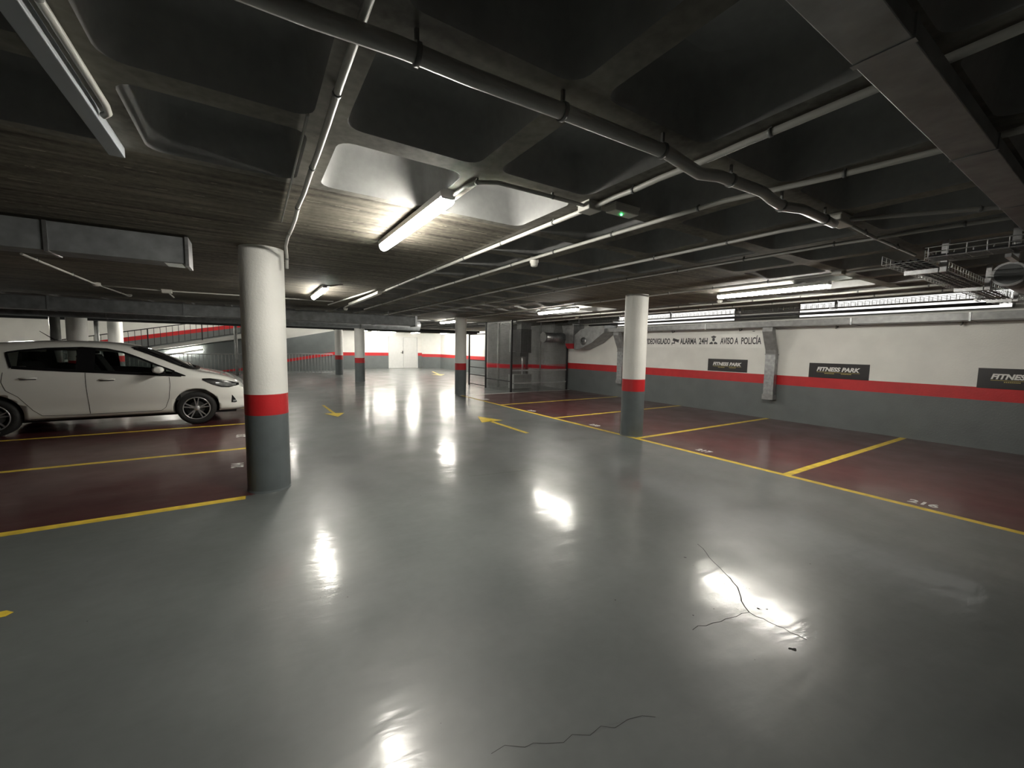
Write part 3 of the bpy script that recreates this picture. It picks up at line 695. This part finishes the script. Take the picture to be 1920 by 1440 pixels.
# lower flight: wall below the slab and parapet behind the white railing
mb = MB().hull([(-8, 25.3, 0), (.8, 25.3, 0), (.8, 25.3, zl(.8)-.3), (-8, 25.3, zl(-8)-.12)], [(-8, 25.45, 0), (.8, 25.45, 0), (.8, 25.45, zl(.8)-.3), (-8, 25.45, zl(-8)-.12)])
part(mb, 'ramp_side_wall', M_wgrey, t)
mb = MB().hull([(-1.6, 25.28, .05), (.8, 25.28, .2), (.8, 25.28, .42), (-1.6, 25.28, .1)], [(-1.6, 25.295, .05), (.8, 25.295, .2), (.8, 25.295, .42), (-1.6, 25.295, .1)])
part(mb, 'red_stripe', M_wred, t)
t = thing('ramp_parapet', 'grey sloping parapet wall behind the white railing', 'parapet', (2.8, 26.5, 0))
mb = MB().hull([(.6, 26.3, 0), (4.25, 26.3, 0), (4.25, 26.3, 2.38), (.6, 26.3, 1.62)], [(.6, 26.5, 0), (4.25, 26.5, 0), (4.25, 26.5, 2.38), (.6, 26.5, 1.62)])
part(mb, 'parapet_wall', M_wgrey, t)
mb = MB().hull([(.6, 26.27, .35), (4.25, 26.27, .95), (4.25, 26.27, 1.13), (.6, 26.27, .5)], [(.6, 26.3, .35), (4.25, 26.3, .95), (4.25, 26.3, 1.13), (.6, 26.3, .5)])
part(mb, 'red_stripe', M_wred, t)
tl = lamp(0, 0, 1.5, 'lit fluorescent lamp fixed on the slope of the ramp, seen above the car bonnet', z=0)
for ch in list(tl.children):
    if ch.name.startswith('mounting'): bpy.data.objects.remove(ch)
tl.location = (-2.7, 25.22, 1.02); tl.rotation_euler = (PI/2*.0, -.17, PI/2)
tl.rotation_mode = 'XYZ'; tl.matrix_world = Matrix.Translation((-2.75, 25.24, 1.05)) @ Matrix.Rotation(-.20, 4, 'Y') @ Matrix.Rotation(PI/2, 4, 'X') @ Matrix.Rotation(PI/2, 4, 'Z')
# steel posts in front of the ramp
for x, y, r, lb in ((-.62, 23.0, .07, 'grey steel post right behind the car nose, left of the large column'), (-4.35, 19.0, .06, 'dark pipe standing beside the thinner pale column'), (-4.22, 15.1, .10, 'dark galvanised riser beside the thicker pale column')):
    o = MB().tube([(x, y, 0), (x, y, H-.001)], r, 16).build('steel_post', M_steel); tag(o, lb, 'post')

# ================================================================== MESH ENCLOSURE AND PLANT INSIDE
CX, CY = 7.42, 11.72
wb2 = MB()
banded(wb2, (7.95, 14.3), (9.92, 14.3), b0=.70, b1=.84, side=-1)
o = struct(wb2, 'wall_enclosure', [M_block, M_redp, M_block])
t = thing('mesh_enclosure', 'dark wire mesh enclosure at the far end of the maroon bays', 'enclosure', (CX, CY, 0))
for x, y in ((CX, CY), (9.86, CY), (CX, 13.5)): part(MB().box(x-.03, x+.03, y-.03, y+.03, 0, H-.002), 'post', M_blk, t)
for x, y in ((CX, 14.9),): part(MB().box(x-.025, x+.025, y-.025, y+.025, 0, 2.05), 'post', M_blk, t)
part(MB().box(8.62, 8.66, CY-.02, CY+.02, 0, H-.002), 'post', M_steel, t)
for zz in (.28, .72): part(MB().box(CX, 9.86, CY-.02, CY+.02, zz, zz+.045), 'cross_rail', M_railw, t)
for zz in (.05, .42, .72, 1.0): part(MB().box(CX-.015, CX+.015, 13.5, 14.9, zz, zz+.03), 'cross_rail', M_blk, t)
part(MB().box(CX-.015, CX+.015, 13.5, 14.9, 2.0, 2.04), 'cross_rail', M_blk, t)
part(MB().box(CX-.015, CX+.015, CY, 13.5, .35, .38), 'cross_rail', M_blk, t)
def meshpanel(axis, a0, a1, fixed, nm):
    for lo, hi, mt_ in ((.0, .80, M_steel), (.80, .95, M_redp), (.95, H-.01, M_steel)):
        mb = MB(); k = lo
        while k < hi-.001:
            if axis == 'x': mb.box(a0, a1, fixed-.0015, fixed+.0015, k, k+.004)
            else: mb.box(fixed-.0015, fixed+.0015, a0, a1, k, k+.005)
            k += .032 if mt_ is M_steel else .014
        k = a0
        while k < a1:
            if axis == 'x': mb.box(k, k+.005, fixed-.0015, fixed+.0015, lo, hi)
            else: mb.box(fixed-.0015, fixed+.0015, k, k+.005, lo, hi)
            k += .032
        part(mb, nm if mt_ is M_steel else 'red_mesh_band', mt_, t)
meshpanel('x', CX, 9.86, CY, 'mesh_panel'); meshpanel('y', CY, 13.5, CX, 'mesh_panel')
o = MB().box(7.95, 8.72, 12.35, 12.75, .04, .55).build('plant_cabinet', M_box, bevel=.01); tag(o, 'low grey metal cabinet inside the mesh enclosure', 'cabinet')
t = thing('extractor_fan', 'dark fan housing on a vertical pipe inside the mesh enclosure', 'fan', (8.45, 12.55, 1.3))
part(MB().box(8.25, 8.72, 12.4, 12.75, 1.34, 2.2), 'fan_housing', M_blk, t, .01)
part(MB().tube([(8.41, 12.5, .55), (8.41, 12.5, 1.36)], .035, 14), 'pipe', M_zinc, t)
part(MB().box(8.27, 8.70, 12.42, 12.7, 2.2, H-.002), 'fan_hanger', M_steel, t)
part(MB().box(8.22, 8.5, 12.38, 12.7, 1.2, 1.34), 'motor_box', M_blk, t)
t = thing('louvre_panel', 'pale louvred panel on the block wall inside the enclosure', 'louvre', (9.2, 14.27, 1.3))
part(MB().box(8.95, 9.7, 14.25, 14.295, 1.35, 2.25), 'panel_frame', M_door, t)
mb = MB()
for k in range(22): mb.box(8.98, 9.67, 14.235, 14.25, 1.38+k*.039, 1.40+k*.039)
part(mb, 'louvre_slats', M_galv, t)
for x, lb in ((8.02, 'grey riser pipe at the left inside the mesh enclosure'), (9.35, 'black riser pipe at the right inside the mesh enclosure')):
    o = MB().tube([(x, 13.6, 0), (x, 13.6, H-.002)], .05, 12).build('riser_pipe', M_steel if x < 9 else M_blk); tag(o, lb, 'pipe')
o = MB().box(8.75, 9.1, 13.3, 13.7, 0, .02).build('floor_plate', M_steel); bpy.data.objects.remove(o)
# short round duct with flange, in front of the enclosure top
t = thing('duct_silencer', 'short shiny round duct with flange above the mesh enclosure', 'air duct', (9.0, 11.45, 1.9))
part(MB().tube([(8.55, 11.42, 1.90), (9.39, 11.42, 1.90)], .165, 28), 'duct_body', M_galv, t)
part(MB().tube([(8.52, 11.42, 1.90), (8.56, 11.42, 1.90)], .185, 28), 'end_collar', M_steel, t)
part(MB().tube([(9.0, 11.42, 2.06), (9.0, 11.42, H-.002)], .015, 8), 'hanger', M_steel, t)
# transition pieces descending from the wall duct
t = thing('sloping_duct', 'large sloping duct dropping from the wall duct towards the enclosure', 'air duct', (9.6, 10.6, 1.5))
def q(y, zlo, zhi, x0=9.35, x1=9.88): return [(x0, y, zlo), (x1, y, zlo), (x1, y, zhi), (x0, y, zhi)]
part(MB().loft([q(9.35, 2.05, 2.27), q(9.9, 1.72, 2.27), q(10.45, 1.52, 2.16), q(10.75, 1.50, 1.98)]), 'sloping_body', M_galvd, t, .004)
mb = MB().lathe([(0, -.012), (.13, -.012), (.13, 0)], (9.345, 10.28, 1.78), 'x', 24); part(mb, 'access_cover', M_galv, t)
for dy in (-.06, .06): part(MB().lathe([(0, -.02), (.022, -.02), (.022, -.01)], (9.345, 10.28+dy, 1.78), 'x', 12), 'cover_knob', M_blk, t)  # black discs standing in for two dark holes in the cover
t = thing('duct_transition', 'tapered galvanised duct piece with a red lower edge, above the enclosure corner', 'air duct', (9.6, 11.1, 1.5))
part(MB().loft([[(9.40, 10.85, 2.35), (9.88, 10.85, 2.35), (9.88, 11.5, 2.35), (9.40, 11.5, 2.35)], [(9.42, 10.88, 1.62), (9.88, 10.88, 1.62), (9.88, 11.28, 1.62), (9.42, 11.28, 1.62)]]), 'taper_body', M_galvd, t, .004)
part(MB().loft([[(9.41, 10.87, 1.70), (9.89, 10.87, 1.70), (9.89, 11.30, 1.70), (9.41, 11.30, 1.70)], [(9.43, 10.89, 1.52), (9.88, 10.89, 1.52), (9.88, 11.2, 1.52), (9.43, 11.2, 1.52)]]), 'red_edge', M_redp, t, .004)

# ================================================================== CAR
M_paint = mat('car_white', (.80, .80, .76), .16, noise=.01, coat=.8)
M_tyre = mat('tyre_rubber', (.012, .012, .012), .75, noise=.15, bump=.2, bscale=40)
M_rim = mat('rim_dark_silver', (.40, .40, .41), .3, .6, noise=.1)
M_seam = mat('panel_gap', (.03, .03, .03), .7)
M_trimb = mat('trim_black', (.010, .010, .011), .25, noise=.05)
M_chrome = mat('chrome', (.7, .7, .7), .12, 1.)
M_lens = mat('headlamp_lens', (.25, .26, .26), .08, .3, noise=.3, nscale=25)
M_int = mat('interior_dark', (.022, .022, .024), .7)
M_seat = mat('seat_fabric', (.035, .035, .04), .8)
M_glass = bpy.data.materials.new('car_glass'); M_glass.use_nodes = True
nt = M_glass.node_tree; nt.nodes.clear()
out = nt.nodes.new('ShaderNodeOutputMaterial'); mx = nt.nodes.new('ShaderNodeMixShader'); tr_ = nt.nodes.new('ShaderNodeBsdfTransparent'); gl = nt.nodes.new('ShaderNodeBsdfGlossy')
fr = nt.nodes.new('ShaderNodeFresnel'); fr.inputs[0].default_value = 1.5
tr_.inputs[0].default_value = (.62, .66, .64, 1); gl.inputs['Roughness'].default_value = .03
nt.links.new(fr.outputs[0], mx.inputs[0]); nt.links.new(tr_.outputs[0], mx.inputs[1]); nt.links.new(gl.outputs[0], mx.inputs[2]); nt.links.new(mx.outputs[0], out.inputs[0])

CYC = 10.28                      # centre line of the car
car = thing('hatchback_car', 'white five-door hatchback parked in the maroon bay behind the large left column', 'car', (-2.1, CYC, 0))
#        X     ztop   zsh   wmax  wt    zb
ST = [(-4.06, .78, .70, .52, .45, .40), (-4.03, .98, .86, .66, .54, .30), (-3.96, 1.16, .95, .75, .56, .25), (-3.86, 1.31, 1.01, .80, .57, .22), (-3.7, 1.42, 1.05, .83, .575, .2),
      (-3.4, 1.475, 1.055, .845, .585, .2), (-3.0, 1.505, 1.035, .848, .59, .2), (-2.6, 1.515, 1.005, .848, .60, .2), (-2.2, 1.505, .975, .848, .60, .2),
      (-1.95, 1.475, .95, .848, .60, .2), (-1.75, 1.42, .935, .848, .60, .2), (-1.5, 1.295, .915, .848, .615, .2), (-1.25, 1.155, .90, .846, .65, .2),
      (-1.02, 1.03, .885, .842, .69, .2), (-.86, .975, .875, .836, .70, .2), (-.66, .94, .855, .824, .67, .2), (-.46, .885, .81, .80, .62, .2),
      (-.30, .81, .75, .755, .54, .2), (-.19, .72, .665, .69, .46, .21), (-.12, .60, .55, .60, .38, .23), (-.095, .47, .42, .52, .32, .27)]
def section(S):
    x, zt_, zs, wm, wt, zb_ = S
    g = zt_-zs
    half = [(0, zb_), (.70*wm, zb_), (.93*wm, zb_+.02), (.975*wm, zb_+.10), (.965*wm, zb_+.22), (wm, zb_+.36*(zs-zb_)+.08), (wm*.998, zb_+.78*(zs-zb_)), (wm*.975, zs-.012),
            (wm*.945, zs+.06*g), (wm*.945*.5+wt*.5+.015, zs+.55*g), (wt+.015, zs+.86*g), (wt*.86, zs+.965*g), (wt*.45, zt_-.002), (0, zt_)]
    loop = [(x, CYC-y, z) for y, z in half] + [(x, CYC+y, z) for y, z in half[::-1][1:-1]]
    return loop
mb = MB().loft([section(s) for s in ST], 0, True)
body = mb.build('car_body_raw', M_paint)
sub = body.modifiers.new('s', 'SUBSURF'); sub.levels = sub.render_levels = 2
cut = MB()
WH = [(-.90, .305), (-3.40, .305)]
for wx, wz in WH:
    for s in (-1, 1):
        y0, y1 = (CYC-1.0, CYC-.60) if s < 0 else (CYC+.60, CYC+1.0)
        cut.tube([(wx, y0, wz+.015), (wx, y1, wz+.015)], .345, 40)
cut.v = cut.v
cuto = cut.build('cutter', M_int)
bo = body.modifiers.new('b', 'BOOLEAN'); bo.operation = 'DIFFERENCE'; bo.object = cuto; bo.solver = 'EXACT'; bo.use_self = True
bpy.context.view_layer.update()
dg = bpy.context.evaluated_depsgraph_get()
me = bpy.data.meshes.new_from_object(body.evaluated_get(dg))
sub_only = MB()
body.modifiers.remove(bo); bpy.context.view_layer.update()
me_full = bpy.data.meshes.new_from_object(body.evaluated_get(bpy.context.evaluated_depsgraph_get()))
bvh = BVHTree.FromPolygons([v.co.copy() for v in me_full.vertices], [tuple(p.vertices) for p in me_full.polygons])
bpy.data.objects.remove(cuto); bpy.data.objects.remove(body)
# window outlines in (X, Z): bottom and top curves from rear to front
def lerp_curve(c, x):
    for (a, b) in zip(c, c[1:]):
        if a[0] <= x <= b[0]: return a[1]+(b[1]-a[1])*(x-a[0])/(b[0]-a[0])
    return c[0][1] if x < c[0][0] else c[-1][1]
TOPC = [(-3.24, 1.30), (-3.1, 1.335), (-2.8, 1.375), (-2.4, 1.395), (-2.1, 1.375), (-1.9, 1.325), (-1.7, 1.235), (-1.42, 1.09), (-1.2, .985), (-1.04, .905)]
BOTC = [(-3.14, 1.06), (-3.0, 1.045), (-2.6, 1.01), (-2.2, .98), (-1.8, .945), (-1.4, .915), (-1.1, .895), (-1.04, .893)]
def inwin(x, z, mg):
    return -3.12+mg < x < -1.15-mg and lerp_curve(BOTC, x)+mg < z < lerp_curve(TOPC, x)-mg
bm = bmesh.new(); bm.from_mesh(me)
kill = []
for f in bm.faces:
    c = f.calc_center_median(); sd = abs(c.y-CYC)
    if sd > .5 and c.z > .9 and inwin(c.x, c.z, .035): kill.append(f)
    elif sd < .52 and -1.66 < c.x < -1.08 and c.z > .9: kill.append(f)
bmesh.ops.delete(bm, geom=kill, context='FACES')
for v in bm.verts: v.co -= Vector((-2.1, CYC, 0))
for f in bm.faces: f.smooth = f.calc_area() < .5
bmesh.ops.recalc_face_normals(bm, faces=bm.faces)
me2 = bpy.data.meshes.new('car_body'); bm.to_mesh(me2); bm.free(); me2.materials.clear(); me2.materials.append(M_paint)
bo_ = bpy.data.objects.new('car_body', me2); C.objects.link(bo_); bo_.parent = car
bpy.data.meshes.remove(me); bpy.data.meshes.remove(me_full)

def hit(x, z, side=-1, off=.004):
    o = Vector((x, CYC+side*2, z)); d = Vector((0, -side, 0))
    p, n, i, dist = bvh.ray_cast(o, d)
    if p is None: return Vector((x, CYC+side*.8, z))
    if n.dot(d) > 0: n = -n
    return p+n*off
def patch(bot, top, name, mt, side=-1, nu=24, nv=6, off=.004, parent=None):
    """sheet lying on the body side between two (x,z) curves given as functions of u"""
    def cv(c, u):
        u *= len(c)-1; i = min(int(u), len(c)-2); f = u-i
        return (c[i][0]+(c[i+1][0]-c[i][0])*f, c[i][1]+(c[i+1][1]-c[i][1])*f)
    v = []
    for i in range(nu+1):
        b, t_ = cv(bot, i/nu), cv(top, i/nu)
        for j in range(nv+1):
            f = j/nv; v.append(hit(b[0]+(t_[0]-b[0])*f, b[1]+(t_[1]-b[1])*f, side, off))
    fs = [(i*(nv+1)+j, (i+1)*(nv+1)+j, (i+1)*(nv+1)+j+1, i*(nv+1)+j+1) for i in range(nu) for j in range(nv)]
    mb = MB().add(v, fs, 0, True); return part(mb, name, mt, parent or car)
def strip2(pts, wd, name, mt, side=-1, off=.002, nseg=10):
    c = []
    for a, b in zip(pts, pts[1:]):
        for k in range(nseg): c.append((a[0]+(b[0]-a[0])*k/nseg, a[1]+(b[1]-a[1])*k/nseg))
    c.append(pts[-1]); lo, hi = [], []
    for i, p in enumerate(c):
        a, b = c[max(i-1, 0)], c[min(i+1, len(c)-1)]; dx, dz = b[0]-a[0], b[1]-a[1]; L = math.hypot(dx, dz); nx, nz = -dz/L*wd/2, dx/L*wd/2
        lo.append((p[0]-nx, p[1]-nz)); hi.append((p[0]+nx, p[1]+nz))
    return patch(lo, hi, name, mt, side, len(c)-1, 1, off)
def sub_curve(c, a, b, n=14):
    return [(a+(b-a)*k/n, lerp_curve(c, a+(b-a)*k/n)) for k in range(n+1)]
for s in (-1, 1):
    patch([(-3.16, 1.065)]+sub_curve(BOTC, -3.08, -2.44), [(-3.24, 1.30)]+sub_curve(TOPC, -3.2, -2.44), 'rear_side_window', M_glass, s)
    patch(sub_curve(BOTC, -2.24, -1.2), sub_curve(TOPC, -2.24, -1.2), 'front_side_window', M_glass, s)
    patch(sub_curve(BOTC, -2.45, -2.23, 3), sub_curve(TOPC, -2.45, -2.23, 3), 'door_pillar', M_trimb, s, 4, 6, .006)
    patch(sub_curve(BOTC, -1.23, -1.04, 4), sub_curve(TOPC, -1.23, -1.04, 4), 'quarter_trim', M_trimb, s, 6, 4, .006)
    strip2([(-3.15, 1.075), (-3.0, 1.06), (-2.6, 1.025), (-2.2, .995), (-1.8, .96), (-1.4, .93), (-1.1, .905)], .045, 'window_trim', M_trimb, s, .007)
    strip2([(-3.16, 1.07), (-3.23, 1.30), (-3.1, 1.33), (-2.8, 1.368), (-2.4, 1.388), (-2.1, 1.368), (-1.9, 1.318), (-1.7, 1.228), (-1.42, 1.083), (-1.2, .98)], .028, 'window_trim', M_trimb, s, .007)
    # door gaps
    strip2([(-2.34, .98), (-2.335, .80), (-2.32, .5), (-2.31, .30)], .007, 'door_gap', M_seam, s)
    strip2([(-1.27, .885), (-1.26, .75), (-1.285, .5), (-1.34, .34), (-1.40, .29)], .007, 'door_gap', M_seam, s)
    strip2([(-1.40, .29), (-1.9, .288), (-2.5, .288), (-2.86, .30)], .007, 'door_gap', M_seam, s)
    strip2([(-2.86, .30), (-2.96, .40), (-3.10, .62), (-3.22, .72), (-3.26, .85), (-3.24, 1.0)], .007, 'door_gap', M_seam, s)
    strip2([(-3.0, .245), (-2.4, .238), (-1.9, .235), (-1.3, .235)], .012, 'sill_strip', M_seam, s)
    for x, z in ((-2.98, .905), (-2.08, .865)):
        t2 = []
        mb = MB()
        c0 = hit(x, z, s, .0); y = c0.y
        mb.loft([[(xx, y+s*(-.002), z-h_), (xx, y+s*(.005+d_), z-h_*.7), (xx, y+s*(.005+d_), z+h_*.7), (xx, y+s*(-.002), z+h_)] for xx, h_, d_ in ((x-.10, .006, 0), (x-.075, .014, .02), (x, .017, .03), (x+.075, .014, .02), (x+.10, .006, 0))], 0, True)
        part(mb, 'door_handle', M_paint, car)
        strip2([(x-.09, z-.02), (x+.09, z-.02)], .012, 'handle_recess', M_seam, s, .002)
    # headlamp, fog lamp recess
    patch([(-.80, .815), (-.66, .73), (-.52, .675), (-.40, .665), (-.24, .70)], [(-.80, .845), (-.68, .845), (-.52, .815), (-.40, .785), (-.245, .735)], 'headlamp', M_trimb, s, 20, 6, .005)
    patch([(-.60, .735), (-.50, .70), (-.40, .685), (-.29, .705)], [(-.60, .765), (-.50, .762), (-.40, .75), (-.285, .728)], 'headlamp_lens', M_lens, s, 14, 4, .010)
    patch([(-.37, .37), (-.32, .365), (-.28, .37)], [(-.355, .52), (-.345, .51), (-.30, .43)], 'fog_lamp_recess', M_trimb, s, 8, 6, .004)
    strip2([(-.345, .40), (-.30, .40)], .035, 'fog_lamp', M_chrome, s, .01)
    # mirror
    base = hit(-1.36, .96, s, 0)
    mb = MB(); yb = base.y+s*.02
    L = []
    for k, (d, sc) in enumerate(((0, .55), (.03, .9), (.10, 1.), (.16, .88), (.19, .5))):
        L.append([(-1.40+.085*sc*math.cos(a), yb+s*(.03+d), 1.02+.062*sc*math.sin(a)) for a in [2*PI*q_/16 for q_ in range(16)]])
    mb.loft(L, 0, True); part(mb, 'wing_mirror', M_paint, car)
    mb = MB().box(-1.42, -1.32, min(base.y-.01*s, yb+s*.05), max(base.y-.01*s, yb+s*.05), .93, .985); part(mb, 'mirror_arm', M_trimb, car, .006)
# windscreen: grid hugging the body from above
def topz(x, y, off=.006):
    p, n, i, dd = bvh.ray_cast(Vector((x, y, 3)), Vector((0, 0, -1)))
    if p is None: return Vector((x, y, 1))
    if n.z < 0: n = -n
    return p+n*off
def toppatch(x0, x1, w0, w1, name, mt, nu=14, nv=16, off=.006, bow=.0):
    v = []
    for i in range(nu+1):
        u = i/nu; wv = w0+(w1-w0)*u
        for j in range(nv+1):
            tt = -1+2*j/nv; v.append(topz(x0+(x1-x0)*u-bow*tt*tt, CYC+tt*wv, off))
    fs = [(i*(nv+1)+j, (i+1)*(nv+1)+j, (i+1)*(nv+1)+j+1, i*(nv+1)+j+1) for i in range(nu) for j in range(nv)]
    return part(MB().add(v, fs, 0, True), name, mt, car)
toppatch(-1.74, -.98, .54, .63, 'windscreen', M_glass, bow=.05)
toppatch(-1.02, -.90, .62, .64, 'windscreen_cowl', M_trimb, off=.012, bow=.08)
toppatch(-1.76, -1.70, .54, .55, 'windscreen_edge', M_trimb, off=.009, bow=.05)
for s in (-1, 1):
    v = []
    for i in range(13):
        u = i/12; xx = -1.72+.76*u; ww = .545+.085*u
        for dy in (-.03, .03): v.append(topz(xx-.05, CYC+s*(ww+dy), .009))
    part(MB().add(v, [(2*i, 2*i+1, 2*i+3, 2*i+2) for i in range(12)], 0, True), 'windscreen_edge', M_trimb, car)
for s in (-1, 1):
    part(MB().tube([topz(-.97, CYC+s*.15-.1, .02), topz(-1.08, CYC+s*.3, .02), topz(-1.12, CYC+s*.55-.05, .02)], .008, 6), 'wiper', M_trimb, car)
part(MB().tube([(-2.86, CYC, 1.50), (-2.9, CYC, 1.525), (-3.06, CYC, 1.66)], [.02, .008, .004], 8), 'roof_antenna', M_trimb, car)
# grille and front lower edge
def fronthit(y, z, off=.006):
    p, n, i, dd = bvh.ray_cast(Vector((1, y, z)), Vector((-1, 0, 0)))
    if p is None: return Vector((-.1, y, z))
    if n.x < 0: n = -n
    return p+n*off
def frontpatch(w0, w1, z0, z1, name, mt, off=.006):
    v = []
    for i in range(9):
        u = i/8; wv = w0+(w1-w0)*u
        for j in range(17): v.append(fronthit(CYC+(-1+2*j/16)*wv, z0+(z1-z0)*u, off))
    return part(MB().add(v, [(i*17+j, (i+1)*17+j, (i+1)*17+j+1, i*17+j+1) for i in range(8) for j in range(16)], 0, True), name, mt, car)
frontpatch(.50, .38, .33, .56, 'lower_grille', M_trimb, .012)
frontpatch(.34, .50, .615, .67, 'upper_grille', M_trimb, .012)
frontpatch(.26, .26, .47, .56, 'number_plate', M_whm, .03)
frontpatch(.55, .60, .26, .30, 'bumper_lip', M_paint, .03)
# underbody, wheel wells, cabin
part(MB().box(-3.9, -.3, CYC-.60, CYC+.60, .17, .45), 'underbody', M_int, car)
part(MB().box(-3.6, -1.15, CYC-.70, CYC+.70, .45, .80), 'cabin_floor', M_int, car)
part(MB().box(-1.30, -.95, CYC-.66, CYC+.66, .78, .92), 'dashboard', M_int, car, .02)
for s in (-1, 1):
    y = CYC+s*.36
    part(MB().box(-2.3, -1.75, y-.24, y+.24, .62, .80), 'front_seat', M_seat, car, .03)
    part(MB().hull([(-2.30, y-.22, .78), (-2.18, y-.22, .78), (-2.18, y+.22, .78), (-2.30, y+.22, .78)], [(-2.52, y-.2, 1.26), (-2.43, y-.2, 1.26), (-2.43, y+.2, 1.26), (-2.52, y+.2, 1.26)]), 'seat_back', M_seat, car, .03)
    part(MB().box(-2.52, -2.43, y-.11, y+.11, 1.27, 1.42), 'headrest', M_seat, car, .03)
    part(MB().box(-3.30, -3.20, y-.12, y+.12, 1.16, 1.32), 'headrest', M_seat, car, .03)
part(MB().hull([(-3.1, CYC-.6, .7), (-2.95, CYC-.6, .7), (-2.95, CYC+.6, .7), (-3.1, CYC+.6, .7)], [(-3.35, CYC-.56, 1.15), (-3.24, CYC-.56, 1.15), (-3.24, CYC+.56, 1.15), (-3.35, CYC+.56, 1.15)]), 'rear_bench', M_seat, car, .03)
part(MB().lathe([(.175, -.012), (.19, 0), (.175, .012), (.16, 0), (.175, -.012)], (-1.55, CYC-.36, .98), 'x', 24), 'steering_wheel', M_int, car)
# wheels
def wheel(x, s):
    cy = CYC+s*.745; z = .298
    wt_ = thing('wheel', None, None, (0, 0, 0)); wt_.parent = car; wt_.location = (x+2.1, s*.745, z)
    O = s
    mb = MB().lathe([(.205, O*.09), (.235, O*.10), (.275, O*.098), (.292, O*.08), (.298, O*.05), (.298, -O*.07), (.28, -O*.09), (.2, -O*.09), (.2, O*.08), (.205, O*.09)], (0, 0, 0), 'y', 48)
    o = mb.build('tyre', M_tyre, wt_)
    mb = MB().lathe([(.208, O*.092), (.200, O*.096), (.192, O*.085), (.188, -O*.03), (.18, -O*.04), (.0, -O*.04)], (0, 0, 0), 'y', 48)
    mb.build('rim_barrel', M_trimb, wt_)
    mb = MB().lathe([(.210, O*.088), (.208, O*.098), (.194, O*.098), (.190, O*.085)], (0, 0, 0), 'y', 48)
    mb.lathe([(.0, O*.085), (.045, O*.085), (.055, O*.07), (.055, O*.02)], (0, 0, 0), 'y', 20)
    for k in range(5):
        for dd in (-.17, .17):
            a = 2*PI*k/5+.3; a2 = a+dd; a1 = a+dd*.5
            c1 = (.045*math.cos(a1), .045*math.sin(a1)); c2 = (.198*math.cos(a2), .198*math.sin(a2))
            nx, nz = -math.sin(a2), math.cos(a2)
            def ringp(c, wdt, y0_, y1_): return [(c[0]-nx*wdt, O*y0_, c[1]-nz*wdt), (c[0]+nx*wdt, O*y0_, c[1]+nz*wdt), (c[0]+nx*wdt*.7, O*y1_, c[1]+nz*wdt*.7), (c[0]-nx*wdt*.7, O*y1_, c[1]-nz*wdt*.7)]
            mb.loft([ringp(c1, .013, .05, .082), ringp(c2, .010, .065, .092)])
    mb.build('rim_spokes', M_rim, wt_)
    mb = MB().lathe([(0, -O*.035), (.12, -O*.035), (.12, -O*.02), (0, -O*.02)], (0, 0, 0), 'y', 28); mb.build('brake_disc', M_galvd, wt_)
    # wheel-arch liner
for x, _ in WH:
    for s in (-1, 1): wheel(x, s)
